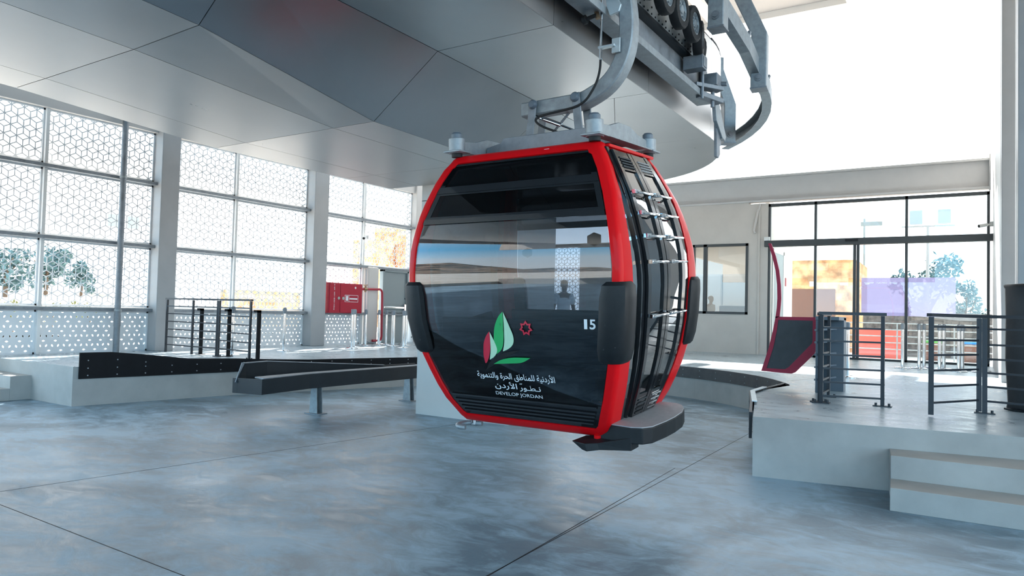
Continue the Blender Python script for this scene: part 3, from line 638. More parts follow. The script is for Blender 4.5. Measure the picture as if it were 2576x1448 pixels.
MB().sweep(along(gp), [(0.03, -0.10), (0.03, 0.10), (-0.10, 0.10), (-0.10, 0.085), (0.012, 0.085), (0.012, -0.085), (-0.10, -0.085), (-0.10, -0.10)]).build('guide_channel', m_galv, ST)
for k in (1, 2, 4, 6, 8): 
    p = Vector(gp[k]); MB().bar(p + Vector((0, 0, 0.10)), p + Vector((0.02, 0, 0.17)), 0.06, 0.03).build('lug', m_galv2, ST)

# ================================================================== GONDOLA
TH = math.radians(4.5); CC = Vector((-3.275, 5.86, 1.89))
GD = thing('gondola_cabin', CC, 'red and black gondola cabin number 15 hanging from its grey arm', 'gondola', rot=(TH, 0, 0))
RD = ([0, .35, .6, .9, 1.05, 1.2, 1.3], [0, .015, .068, .17, .235, .335, .40])
def yfl(d): return -0.89 + interp(abs(d), RD[0], RD[1])
RF = ([-1.24, -1.05, -.75, -.5, 0, .3, .54, .77, .95, 1.12, 1.2], [.62, .735, .84, .885, .895, .865, .80, .68, .575, .50, .47])
def yrear(d): return interp(d, RF[0], RF[1])
def rdep(d): return interp(d, [-1.2, -.6, 0, .5, .8, 1.1], [.25, .25, .235, .19, .13, .105])
WZ = [-1.24, -1.16, -1.05, -.92, -.78, -.60, -.35, 0, .15, .30, .42, .52, .62, .73, .83, .93, 1.05, 1.14, 1.18]
WO = [.755, .80, .845, .895, .94, .99, 1.035, 1.06, 1.058, 1.047, 1.025, 1.005, .983, .955, .915, .875, .815, .765, .73]
WI = [.655, .69, .745, .80, .845, .90, .945, .972, .972, .955, .935, .912, .885, .85, .81, .77, .70, .65, .62]
def wo(d): return interp(d, WZ, WO)
def wi(d): return interp(d, WZ, WI)
def yfw(z): return interp(z, [.6, .65, .77, .925, 1.1, 1.24, 1.5, 1.8, 2.2, 2.41, 2.667, 2.91, 3.0], [5.40, 5.385, 5.30, 5.21, 5.14, 5.08, 5.0, 4.97, 4.97, 5.0, 5.05, 5.15, 5.22])
def dloc(z):      # height on the front glass -> cabin height coordinate
    dy = yfw(z) - CC.y; dz = z - CC.z
    return -dy * math.sin(TH) + dz * math.cos(TH)
def ring(sgn, label):
    """end frame: swept red band with rounded lip round the front opening"""
    hs = [-1.24, -1.16, -1.05, -.92, -.78, -.60, -.35, -.15, 0, .15, .30, .42, .52, .62, .73, .83, .93, 1.05, 1.14]
    out = [(0.0, -1.285), (0.45, -1.285), (0.715, -1.28)] + [(wo(h), h) for h in [-1.235] + hs[2:-1]] + [(0.768, 1.12), (0.752, 1.155), (0.70, 1.182), (0.35, 1.182), (0.0, 1.182)]
    inn = [(0.0, -1.195), (0.42, -1.195), (0.655, -1.197)] + [(wi(h), h) for h in [-1.17] + hs[2:-1]] + [(0.668, 1.065), (0.652, 1.09), (0.60, 1.092), (0.34, 1.092), (0.0, 1.092)]
    n = len(out); out = out + [(-x, z) for x, z in reversed(out[1:-1])]; inn = inn + [(-x, z) for x, z in reversed(inn[1:-1])]
    loops = []
    for (xo, zo), (xi, zi) in zip(out, inn):
        pf = yfl if sgn < 0 else (lambda d: -yrear(d))
        yo, yi = pf(zo), pf(zi); rd = rdep(zo); m = lambda t: (lerp(xi, xo, t), lerp(zi, zo, t))
        L = [(xi, yi + .02, zi), (*[m(.12)[0]], lerp(yi, yo, .12), m(.12)[1]), (m(.70)[0], lerp(yi, yo, .7) + .002, m(.70)[1]), (m(.92)[0], yo + .022, m(.92)[1]), (xo, yo + .065, zo), (xo - .004 * (1 if xo > 0 else -1 if xo < 0 else 0), yo + rd, zo), (xi, yo + rd, zi)]
        loops.append([(x, sgn * y * -1 if sgn > 0 else y, z) for x, y, z in L])
    m_ = MB(); k = len(loops); nn = 7
    vs = [v for l in loops for v in l]; fs = []
    for i in range(k):
        a, b = i * nn, ((i + 1) % k) * nn
        for q in range(nn): fs.append((a + q, a + (q + 1) % nn, b + (q + 1) % nn, b + q))
    m_.add(vs, fs)
    o = m_.build('end_frame', m_red, GD, local=True, smooth=True, angle=50)
    return o
ring(-1, None); ring(1, None)
def yend(d, sgn): return yfl(d) if sgn < 0 else -yrear(d)
def front_strip(d0, d1, inset, name, m, sgn=-1, n=14, th=0.006, back=0.012, wfun=wi, parent=GD):
    """panel lofted on the end wall between two heights"""
    f_ = MB(); A = []; B_ = []
    for i in range(n + 1):
        d = lerp(d0, d1, i / n); w = wfun(d) - inset; y = yend(d, sgn) + back
        A.append([(-w, sgn * -y, d), (w, sgn * -y, d)]); B_.append([(-w, sgn * -(y + th), d), (w, sgn * -(y + th), d)])
    loops = [[a[0], a[1], b[1], b[0]] for a, b in zip(A, B_)]
    f_.loft(loops); return f_.build(name, m, parent, local=True, smooth=True, angle=30)
for sgn in (-1, 1):
    gl_ = front_strip(-0.985, 0.56, 0.0, 'end_window', g_front, sgn)
    front_strip(0.575, 0.825, 0.0, 'upper_window', g_dark, sgn); front_strip(0.86, 1.09, 0.0, 'upper_window', g_dark, sgn)
    front_strip(0.545, 0.59, 0.0, 'window_bar', m_black, sgn, 4, 0.03, 0.0); front_strip(0.822, 0.862, 0.0, 'window_bar', m_black, sgn, 4, 0.03, 0.004)
    # dark surrounds of the upper windows
    s_ = MB()
    for d0, d1 in ((0.59, 0.822), (0.862, 1.09)):
        for (a0, a1) in ((d0, d0 + 0.02), (d1 - 0.02, d1)):
            s_.add([(x, sgn * -(yend(d, sgn) + y), d) for d in (a0, a1) for x, y in ((-wi(d), 0.008), (wi(d), 0.008), (wi(d), 0.02), (-wi(d), 0.02))], [(0, 1, 2, 3), (7, 6, 5, 4), (0, 4, 5, 1), (1, 5, 6, 2), (2, 6, 7, 3), (3, 7, 4, 0)])
        for e in (-1, 1):
            s_.add([(x * e, sgn * -(yend(d, sgn) + y), d) for d in (d0, d1) for x, y in ((wi(d) - 0.05, 0.008), (wi(d), 0.008), (wi(d), 0.02), (wi(d) - 0.05, 0.02))], [(0, 1, 2, 3), (7, 6, 5, 4), (0, 4, 5, 1), (1, 5, 6, 2), (2, 6, 7, 3), (3, 7, 4, 0)])
    s_.build('window_surround', m_black, GD, local=True)
    front_strip(-1.195, -0.985, -0.02, 'louvre_panel', m_black, sgn, 6, 0.02, 0.012)
    lv = MB()
    for d in (-1.00, -1.05, -1.085, -1.12, -1.155):
        w = wi(d) - 0.03; y = yend(d, sgn)
        lv.box((-w, sgn * -(y - 0.004), d - 0.006), (w, sgn * -(y + 0.02), d + 0.006))
    lv.build('louvre', m_black, GD, local=True)
    # hinge pads inside the glass corners
    for x, d in ((-0.80, 0.30), (0.80, 0.36), (-0.70, -0.78), (0.72, -0.72)):
        y = yend(d, sgn) + 0.06
        MB().loft([[(x + a * 0.06 * k, sgn * -(y + t), d + b * 0.055 * k) for a, b in ((-1, -.5), (0, -1), (1, -.5), (1, .6), (0, 1), (-1, .5))] for k, t in ((1, 0), (.7, .04))]).build('window_latch', m_blackm, GD, local=True)
    # bench seats with shell backs along both end walls
    y = 0.58
    sb = MB(); sb.box((-0.88, sgn * y, -0.66), (0.88, sgn * (y + 0.04), -0.30)); sb.build('seat_back', m_seat, GD, local=True, bevel=0.015)
    MB().box((-0.84, sgn * 0.22, -0.70), (0.84, sgn * (y + 0.02), -0.63)).build('seat', m_seat, GD, local=True, bevel=0.015)
    MB().box((-0.62, sgn * 0.40, -1.17), (0.62, sgn * 0.46, -0.70)).build('seat_base', m_seat, GD, local=True)
# roof shell, floor pan, side walls
def sidey(d, yl):
    a = yfl(d) + rdep(d); b = yrear(d) - rdep(d)
    w = max(0, (0.655 - yl) / 1.31) * (1 - min(1, abs(yl) / 0.655) ** 8)
    return a + (yl + 0.655) / 1.31 * (b - a) - 0.17 * max(0, d - 0.1) * w
def side_strip(y0, y1, d0, d1, name, m, off=0.0, sgn=1, th=0.012, n=14, parent=GD):
    A = []
    for i in range(n + 1):
        d = lerp(d0, d1, i / n); w = wo(d) - 0.01 + off
        ya, yb = sidey(d, y0), sidey(d, y1)
        A.append([(sgn * w, ya, d), (sgn * w, yb, d), (sgn * (w - th), yb, d), (sgn * (w - th), ya, d)])
    return MB().loft(A).build(name, m, parent, local=True, smooth=True, angle=30)
MB().loft([[(x, y, z) for x, z in ((-.75, 1.10), (-.71, 1.155), (-.4, 1.175), (0, 1.18), (.4, 1.175), (.71, 1.155), (.75, 1.10), (.6, 1.08), (-.6, 1.08))] for y in (-0.42, 0.42)]).build('roof_shell', m_red, GD, local=True)
MB().box((-0.70, -0.40, 1.04), (0.70, 0.40, 1.065)).build('headliner', m_black, GD, local=True)
for sgn in (-1, 1): MB().box((sgn * 0.70, -0.47, 1.125), (sgn * 0.785, 0.50, 1.155)).build('roof_trim', m_red, GD, local=True, bevel=0.01)
MB().loft([[(x, y, -1.17) for x, y in ((-.70, -.34), (.70, -.34), (.70, .34), (-.70, .34))], [(x, y, -1.24) for x, y in ((-.64, -.30), (.64, -.30), (.64, .30), (-.64, .30))]]).build('floor_pan', m_blackm, GD, local=True)
for sgn in (1, -1):
    for a, b in ((-0.655, -0.505), (0.505, 0.655)):
        side_strip(a, b, -0.95, 0.93, 'side_window', g_side, 0, sgn)
        side_strip(a, b, 0.93, 1.12, 'side_panel', m_black, 0, sgn, n=4); side_strip(a, b, -1.20, -0.95, 'side_panel', m_black, 0, sgn, n=4)
    for a, b in ((-0.515, -0.445), (0.455, 0.525)):
        side_strip(a, b, -1.20, 1.12, 'side_post', m_black, 0.02, sgn, 0.05, 20)
    if sgn < 0:
        side_strip(-0.45, 0.46, -0.95, 1.0, 'side_window', g_side, 0, sgn); side_strip(-0.45, 0.46, -1.2, -0.95, 'side_panel', m_black, 0, sgn, n=4); side_strip(-0.45, 0.46, 1.0, 1.12, 'side_panel', m_black, 0, sgn, n=3)
        continue
    for a, b in ((-0.43, -0.004), (0.012, 0.445)):
        dr = side_strip(a, a + 0.065, -1.19, 1.10, 'door', m_black, 0.045, 1, 0.035, 24)
        o2 = side_strip(b - 0.075, b, -1.19, 1.10, 'door_stile', m_black, 0.045, 1, 0.035, 24, parent=dr)
        side_strip(a + 0.05, b - 0.05, -0.98, 0.93, 'door_window', g_side, 0.028, 1, 0.008, 20, parent=dr)
        side_strip(a + 0.05, b - 0.05, 0.93, 1.10, 'door_head', m_black, 0.04, 1, 0.03, 6, parent=dr)
        side_strip(a + 0.05, b - 0.05, -1.19, -0.95, 'door_foot', m_black, 0.04, 1, 0.03, 6, parent=dr)
        lv = MB()
        for d in (0.96, 0.985, 1.01, 1.035):
            lv.box((wo(d) + 0.03, sidey(d, a + 0.07), d - 0.004), (wo(d) + 0.042, sidey(d, b - 0.08), d + 0.006))
        lv.build('louvre', m_chrome if a > 0 else m_black, dr, local=True); lv = MB()
        for d in (-1.0, -1.04, -1.08, -1.12):
            lv.box((wo(d) + 0.02, sidey(d, a + 0.07), d - 0.004), (wo(d) + 0.042, sidey(d, b - 0.08), d + 0.008))
        lv.build('louvre', m_chrome if a > 0 else m_black, dr, local=True)
        for d in (0.745, 0.575, 0.39, 0.18, -0.262):
            w = wo(d) + 0.035; ya, yb = sidey(d, a + 0.03), sidey(d, b - 0.03)
            rk = MB().tube([(w, ya, d), (w + 0.038, ya + 0.02, d - 0.005), (w + 0.04, ya + 0.05, d - 0.005), (w + 0.04, yb - 0.05, d - 0.005), (w + 0.038, yb - 0.02, d - 0.005), (w, yb, d)], 0.011, 8)
            rk.box((w + 0.005, ya - 0.02, d - 0.018), (w + 0.038, ya + 0.07, d + 0.014))
            rk.build('ski_rack_bar', m_chrome, dr, local=True, smooth=True)
# footboard outside the doors
fbp = [(0.62, -0.50), (0.97, -0.545), (1.06, -0.52), (1.115, -0.44), (1.14, -0.20), (1.145, 0.0), (1.13, 0.22), (1.085, 0.40), (1.02, 0.52), (0.95, 0.57), (0.85, 0.57), (0.62, 0.5)]
MB().prism(fbp, -1.158, -1.15).build('footboard_top', m_grey, GD, local=True)
MB().prism([(x * 1.004, y * 1.01) for x, y in fbp], -1.29, -1.158).build('footboard', m_blackm, GD, local=True, bevel=0.01)
MB().loft([[(0.46, -0.60, -1.31), (0.60, -0.64, -1.31), (0.70, -0.60, -1.30), (0.98, -0.55, -1.24), (0.98, -0.40, -1.24), (0.50, -0.40, -1.30)], [(0.56, -0.60, -1.375), (0.62, -0.64, -1.375), (0.72, -0.60, -1.36), (0.98, -0.55, -1.345), (0.98, -0.40, -1.345), (0.56, -0.40, -1.36)]]).build('footboard_bracket', m_blackm, GD, local=True, bevel=0.006)
MB().tube([(0.66, -0.50, -1.34), (0.66, -0.50, -1.26)], 0.035, 12).build('foot_stud', m_red, GD, local=True, smooth=True)
hk = MB().tube([(-0.58, -0.42, -1.31)] + [(-0.68 + 0.085 * math.cos(a), -0.52 + 0.10 * math.sin(a), -1.315) for a in [math.radians(x) for x in (60, 90, 120, 150, 180, 210, 240, 270, 300)]], 0.024, 12)
hk.build('towing_hook', m_galv, GD, local=True, smooth=True)
MB().tube([(-0.66, -0.44, -1.32), (-0.66, -0.44, -1.26)], 0.03, 12).build('foot_stud', m_chrome, GD, local=True, smooth=True)
# corner bumpers
def bumper(sx_, sy_):
    hs = [-0.61, -0.585, -0.50, -0.30, -0.10, 0.0, 0.03]; k_ = [0.2, 0.72, 1, 1, 1, 0.75, 0.15]
    loops = []
    for h, k in zip(hs, k_):
        w, y = wo(h), yend(h, sy_)
        P = [(w - 0.175, y + 0.01, 0.0), (w - 0.165, y - 0.035, 1), (w - 0.13, y - 0.055, 1), (w - 0.03, y - 0.050, 1), (w + 0.035, y + 0.0, 1), (w + 0.05, y + 0.05, 1), (w + 0.045, y + 0.20, 1), (w + 0.02, y + 0.235, 1), (w - 0.005, y + 0.235, 0)]
        c_ = (w - 0.04, y + 0.06)
        L = []
        for x, yy, q in P:
            kk = lerp(1, 0.62 + 0.38 * k, 1)
            L.append((sx_ * (c_[0] + (x - c_[0]) * kk), -sy_ * (c_[1] + (yy - c_[1]) * kk), h))
        loops.append(L)
    o = MB().loft(loops).build('bumper', m_blackm, GD, local=True, smooth=True, angle=35)
    for dx, d in ((-0.10, -0.10), (-0.10, -0.30), (-0.10, -0.49), (-0.005, -0.12), (-0.005, -0.47)):
        if sy_ > 0: continue
        w, y = wo(d), yfl(d) - 0.052
        MB().tube([(sx_ * (w + dx), y, d), (sx_ * (w + dx), y - 0.004, d)], 0.006, 8).build('screw', m_backing, o, local=True)
for a in (-1, 1):
    for b_ in (-1, 1): bumper(a, b_)
# ---- decals on the front glass
def on_glass(pts, lift=0.003):      # (x from cabin centre, height above floor) -> cabin coordinates
    return [(x, yfl(dloc(z)) + 0.009 - lift, dloc(z)) for x, z in pts]
def smooth_poly(P, sharp=(0,), n=5):
    """Catmull-Rom closed outline with sharp corners"""
    out = []; k = len(P)
    for i in range(k):
        p0, p1, p2, p3 = P[i - 1], P[i], P[(i + 1) % k], P[(i + 2) % k]
        if i in sharp: p0 = p1
        if (i + 1) % k in sharp: p3 = p2
        for s_ in range(n):
            t = s_ / n
            out.append(tuple(0.5 * (2 * p1[a] + (p2[a] - p0[a]) * t + (2 * p0[a] - 5 * p1[a] + 4 * p2[a] - p3[a]) * t * t + (3 * p1[a] - p0[a] - 3 * p2[a] + p3[a]) * t ** 3) for a in (0, 1)))
    return out
def decal(name, P, m, parent, sharp=(0,), lift=0.003, sm=True):
    pts = on_glass(smooth_poly(P, sharp) if sm else P, lift)
    n = len(pts); vs = pts + [(x, y + 0.0015, z) for x, y, z in pts]
    bm = bmesh.new(); V = [bm.verts.new(p) for p in vs]
    bm.faces.new(V[:n]); bm.faces.new(list(reversed(V[n:])))
    for i in range(n): bm.faces.new((V[i], V[(i + 1) % n], V[n + (i + 1) % n], V[n + i]))
    bmesh.ops.triangulate(bm, faces=[f for f in bm.faces if len(f.verts) > 4]); bmesh.ops.recalc_face_normals(bm, faces=bm.faces)
    me = bpy.data.meshes.new(name); bm.to_mesh(me); bm.free(); me.materials.append(m)
    o = bpy.data.objects.new(name, me); COL.objects.link(o); o.parent = parent
    return o
em = bpy.data.objects.new('emblem', None); COL.objects.link(em); em.parent = GD
EMB = {'stem': ([(0.109, 1.284), (0.007, 1.268), (-0.084, 1.245), (-0.176, 1.197), (-0.234, 1.15), (-0.281, 1.091), (-0.212, 1.145), (-0.126, 1.194), (-0.031, 1.224), (0.033, 1.251)], m_ldark, (0, 5), 0.0025),
 'red_leaf': ([(-0.177, 1.431), (-0.216, 1.392), (-0.249, 1.335), (-0.263, 1.279), (-0.273, 1.204), (-0.272, 1.153), (-0.256, 1.158), (-0.22, 1.207), (-0.194, 1.276), (-0.180, 1.363)], m_lred, (0, 5), 0.004),
 'pale_leaf': ([(-0.174, 1.427), (-0.16, 1.394), (-0.137, 1.34), (-0.122, 1.286), (-0.131, 1.249), (-0.165, 1.213), (-0.215, 1.186), (-0.190, 1.264), (-0.178, 1.363)], m_lpale, (0, 6), 0.005),
 'green_leaf': ([(-0.03, 1.601), (-0.073, 1.56), (-0.106, 1.499), (-0.131, 1.42), (-0.142, 1.34), (-0.127, 1.292), (-0.125, 1.261), (-0.135, 1.239), (-0.095, 1.263), (-0.063, 1.301), (-0.042, 1.369), (-0.030, 1.484)], m_lgreen, (0, 7), 0.004),
 'pale_leaf_large': ([(-0.025, 1.598), (0.011, 1.526), (0.045, 1.45), (0.060, 1.391), (0.053, 1.343), (0.024, 1.308), (-0.02, 1.282), (-0.063, 1.266), (-0.038, 1.345), (-0.020, 1.454)], m_lpale, (0, 7), 0.004),
 'ground_leaf': ([(-0.185, 1.15), (-0.113, 1.185), (-0.035, 1.207), (0.054, 1.219), (0.2, 1.223), (0.147, 1.194), (0.086, 1.174), (-0.017, 1.164), (-0.113, 1.156)], m_lgreen, (0, 4), 0.004)}
for k, (P, m_, sh, lf) in EMB.items(): decal(k if k != 'pale_leaf_large' else 'pale_leaf', P, m_, em, sh, lf)
# seven-pointed red star outline
sp = []
def starpt(r, i, cx=0.193, cz=1.469): a = math.radians(90 + i * 360 / 14); return (cx + r * math.cos(a) * 1.02, cz + r * math.sin(a))
oc = [starpt(0.064 if i % 2 == 0 else 0.042, i) for i in range(14)]; ic = [starpt(0.041 if i % 2 == 0 else 0.027, i) for i in range(14)]
A = on_glass(oc, 0.004); B_ = on_glass(ic, 0.004)
sm_ = MB()
for i in range(14):
    k = (i + 1) % 14
    sm_.add([A[i], A[k], B_[k], B_[i]] + [(x, y + 0.0015, z) for x, y, z in (A[i], A[k], B_[k], B_[i])], [(0, 1, 2, 3), (7, 6, 5, 4), (0, 4, 5, 1), (2, 6, 7, 3)])
sm_.build('star', m_lred, em, local=True)
# lettering
ISO = {'ا': 'FE8D FE8E FE8D FE8E', 'أ': 'FE83 FE84 FE83 FE84', 'ة': 'FE93 FE94 FE93 FE94', 'ت': 'FE95 FE96 FE97 FE98', 'ح': 'FEA1 FEA2 FEA3 FEA4', 'د': 'FEA9 FEAA FEA9 FEAA',
       'ر': 'FEAD FEAE FEAD FEAE', 'ط': 'FEC1 FEC2 FEC3 FEC4', 'ق': 'FED5 FED6 FED7 FED8', 'ل': 'FEDD FEDE FEDF FEE0', 'م': 'FEE1 FEE2 FEE3 FEE4', 'ن': 'FEE5 FEE6 FEE7 FEE8',
       'و': 'FEED FEEE FEED FEEE', 'ي': 'FEF1 FEF2 FEF3 FEF4', 'ـ': '0640 0640 0640 0640'}
NOJOIN = 'اأةدرو'
def shape(t):
    t = list(t); out = []; i = 0
    while i < len(t):
        ch = t[i]
        if ch not in ISO: out.append(ch); i += 1; continue
        prev = i > 0 and t[i - 1] in ISO and t[i - 1] not in NOJOIN
        if ch == 'ل' and i + 1 < len(t) and t[i + 1] in 'اأ':
            base = 0xFEF7 if t[i + 1] == 'أ' else 0xFEFB
            out.append(chr(base + (1 if prev else 0))); i += 2; continue
        nxt = i + 1 < len(t) and t[i + 1] in ISO and ch not in NOJOIN
        c = ISO[ch].split()[(3 if nxt else 1) if prev else (2 if nxt else 0)]
        out.append(chr(int(c, 16))); i += 1
    return ''.join(reversed(out))
def fit(me, x0, x1, z0, z1, mirror=False, keep=False):
    xs = [v.co.x for v in me.vertices]; ys = [v.co.y for v in me.vertices]
    ax, bx, ay, by = min(xs), max(xs), min(ys), max(ys)
    return [(lerp(x1, x0, (v.co.x - ax) / (bx - ax)) if mirror else lerp(x0, x1, (v.co.x - ax) / (bx - ax)), lerp(z0, z1, (v.co.y - ay) / (by - ay))) for v in me.vertices]
def lettering(name, body, x0, x1, z0, z1, m, parent=GD, mirror=False, lift=0.004, bold=0.0):
    me = letter_mesh(body, bold)
    if not me.vertices: return None
    for v, p in zip(me.vertices, on_glass(fit(me, x0, x1, z0, z1, mirror), lift)): v.co = p
    me.materials.clear(); me.materials.append(m)
    o = bpy.data.objects.new(name, me); COL.objects.link(o); o.parent = parent
    return o
lettering('lettering', shape('الأردنية للمناطق الحرة والتنموية'), -0.387, 0.396, 1.005, 1.088, m_text, bold=0.012)
lettering('lettering', shape('نـطـور'), 0.030, 0.240, 0.922, 0.980, m_text, bold=0.012)
lettering('lettering', shape('الأردن'), -0.222, 0.008, 0.925, 0.998, m_text, bold=0.012)
decal('shadda', [(0.035, 0.992), (0.045, 0.985), (0.050, 0.990), (0.056, 0.985), (0.066, 0.993), (0.056, 0.989), (0.050, 0.994), (0.045, 0.990)], m_text, GD, (), 0.004)
lettering('lettering', 'DEVELOP JORDAN', -0.232, 0.242, 0.866, 0.905, m_text)
num = lettering('cabin_number', '1', 0.732, 0.760, 1.481, 1.558, m_text, bold=0.015)
lettering('cabin_number', '5', 0.780, 0.832, 1.480, 1.558, m_text, bold=0.02)
lettering('maker_mark', 'CWA O', 0.66, 0.775, 0.885, 0.900, m_ldark, mirror=True)
# white scuff on the top rail of the front frame
MB().box((0.235, yfl(1.15) - 0.004, 1.135), (0.285, yfl(1.15) + 0.01, 1.144)).build('scuff', m_text, GD, local=True)

# ---- roof carrier, links and hanger arm
def lb_(poly, z0, z1, name, m=m_galv, bevel=0.008): return MB().prism(poly, z0, z1).build(name, m, GD, local=True, bevel=bevel)
for sx_ in (-1, 1):
    for sy_ in (-1, 1):
        x, y = sx_ * 0.70, sy_ * 0.57
        MB().tube([(x, y, 1.165), (x, y, 1.215)], 0.05, 14).build('rubber_mount', m_rubber, GD, local=True, smooth=True)
        MB().tube([(x, y, 1.20), (x, y, 1.335)], 0.075, 20).box((x - 0.09, y - 0.09, 1.205), (x + 0.09, y + 0.09, 1.222)).build('carrier_corner', m_galv, GD, local=True, smooth=True, bevel=0.004)
        MB().tube([(x, y, 1.335), (x, y, 1.375), (x, y, 1.392)], [0.05, 0.05, 0.034], 18).build('cap', m_console, GD, local=True, smooth=True)
    # arched side beam
    P = [(-0.50, 1.225), (0.50, 1.225), (0.50, 1.315), (0.30, 1.335), (0.12, 1.385), (-0.12, 1.385), (-0.30, 1.335), (-0.50, 1.315)]
    MB().loft([[(sx_ * 0.675, y, z) for y, z in P], [(sx_ * 0.715, y, z) for y, z in P]]).box((sx_ * 0.66, -0.5, 1.212), (sx_ * 0.78, 0.5, 1.225)).build('carrier_side', m_galv, GD, local=True, bevel=0.004)
for y in (-0.13, 0.13):
    P = [(-0.66, 1.215), (0.66, 1.215), (0.66, 1.33), (0.50, 1.33), (0.42, 1.375), (-0.46, 1.375), (-0.50, 1.33), (-0.66, 1.30)]
    MB().loft([[(x, y - 0.02, z) for x, z in P], [(x, y + 0.02, z) for x, z in P]]).build('carrier_beam', m_galv2, GD, local=True, bevel=0.005)
# hanger in upright coordinates
YC = 5.86
HP = [(-3.66, 3.555), (-3.30, 3.562), (-3.05, 3.570), (-2.93, 3.605), (-2.81, 3.665), (-2.71, 3.755), (-2.635, 3.88), (-2.595, 4.02), (-2.585, 4.16), (-2.592, 4.30), (-2.615, 4.45), (-2.66, 4.62), (-2.74, 4.80), (-2.85, 4.98)]
path = []
HP = spline(HP, 3)
for i, (x, z) in enumerate(HP):
    a = Vector(HP[max(i - 1, 0)]); b = Vector(HP[min(i + 1, len(HP) - 1)]); d = (b - a).normalized()
    path.append(((x, YC, z), (0, 1, 0), (-d.y, 0, d.x)))
hw, hh = 0.075, 0.068
MB().sweep(path, [(-hw, -hh + .012), (-hw + .012, -hh), (hw - .012, -hh), (hw, -hh + .012), (hw, hh - .012), (hw - .012, hh), (-hw + .012, hh), (-hw, hh - .012)]).build('hanger_arm', m_galv, GD, smooth=True, angle=35)
for x0, z0, x1, z1 in ((-3.508, 3.575, -3.55, 3.20), (-3.058, 3.585, -3.00, 3.20)):
    for sy_ in (-1, 1):
        y = YC + sy_ * 0.105; zz = 0.0 if sy_ < 0 else 0.03
        lk = MB().bar((x0, y, z0 + 0.04), (x1, y, z1 - 0.03 + zz), 0.018, 0.082, up=(1, 0, 0)); o = lk.build('link', m_galv2, GD, bevel=0.006)
        for px, pz in ((x0, z0), (x1, z1 + zz)):
            MB().tube([(px, y, pz), (px, y + sy_ * 0.02, pz), (px, y + sy_ * 0.04, pz)], [0.046, 0.046, 0.03], 16).build('pin', m_console, o, smooth=True)
MB().tube([(-3.46, 5.80, 3.46), (-3.22, 5.80, 3.355)], 0.022, 12).tube([(-3.22, 5.80, 3.355), (-3.10, 5.80, 3.30)], 0.010, 8).tube([(-3.52, 5.80, 3.49), (-3.46, 5.80, 3.46)], 0.012, 8).build('damper', m_chrome, GD, smooth=True)
MB().tube([(-3.18, 5.92, 3.53), (-3.45, 5.92, 3.26)], 0.012, 8).build('damper', m_galv2, GD, smooth=True)
yb = 5.765
MB().tube([(-2.80, yb - 0.03, 4.46), (-2.80, yb - 0.03, 4.12), (-2.80, yb - 0.03, 3.98)], 0.010, 8).tube([(-2.80, yb - 0.03, 3.98), (-2.80, yb - 0.03, 3.88)], 0.014, 8).build('cable_rod', m_chrome, GD, smooth=True)
cb_ = [(-2.80, yb - 0.03, 3.90), (-2.805, yb - 0.03, 3.80), (-2.83, yb - 0.03, 3.70), (-2.88, yb - 0.03, 3.61), (-2.95, yb - 0.03, 3.53), (-3.05, yb - 0.03, 3.49), (-3.2, yb - 0.02, 3.475), (-3.38, yb - 0.02, 3.46), (-3.46, yb - 0.03, 3.43), (-3.44, yb - 0.04, 3.385), (-3.35, yb - 0.05, 3.33), (-3.2, yb - 0.06, 3.265), (-3.06, yb - 0.08, 3.20), (-3.0, yb - 0.09, 3.165)]
MB().tube(spline(cb_), 0.011, 10).build('cable', m_rubber, GD, smooth=True)
MB().tube([(-3.0, yb - 0.08, 3.16), (-2.97, yb - 0.10, 3.14)], 0.022, 12).build('cable_socket', m_chrome, GD, smooth=True)
MB().box((-2.82, yb - 0.055, 3.98), (-2.66, yb - 0.005, 4.0)).box((-2.70, yb - 0.02, 3.93), (-2.62, yb, 4.06)).build('cable_bracket', m_plate, GD, bevel=0.004)
# grip lever at the top of the arm
MB().plate([(-2.79, yb - 0.01, 4.55), (-2.70, yb - 0.01, 4.50), (-2.62, yb - 0.01, 4.36), (-2.64, yb - 0.01, 4.30), (-2.73, yb - 0.01, 4.28), (-2.76, yb - 0.01, 4.36)], 0.03).build('grip_plate', m_plate, GD, bevel=0.006)
MB().tube([(-2.98, yb - 0.04, 4.62), (-2.92, yb - 0.04, 4.48), (-2.86, yb - 0.04, 4.38), (-2.83, yb - 0.04, 4.26)], 0.022, 8).build('grip_lever', m_brass, GD, smooth=True)
MB().tube([(-2.84, yb - 0.05, 4.29), (-2.96, yb - 0.05, 4.27)], 0.018, 10).tube([(-2.94, yb - 0.05, 4.273), (-2.975, yb - 0.05, 4.266)], 0.042, 16).build('grip_roller', m_rubber, GD, smooth=True)
MB().tube([(-2.86, yb - 0.06, 4.46), (-2.70, yb - 0.06, 4.48)], 0.035, 10).build('spring', m_galv2, GD, smooth=True)

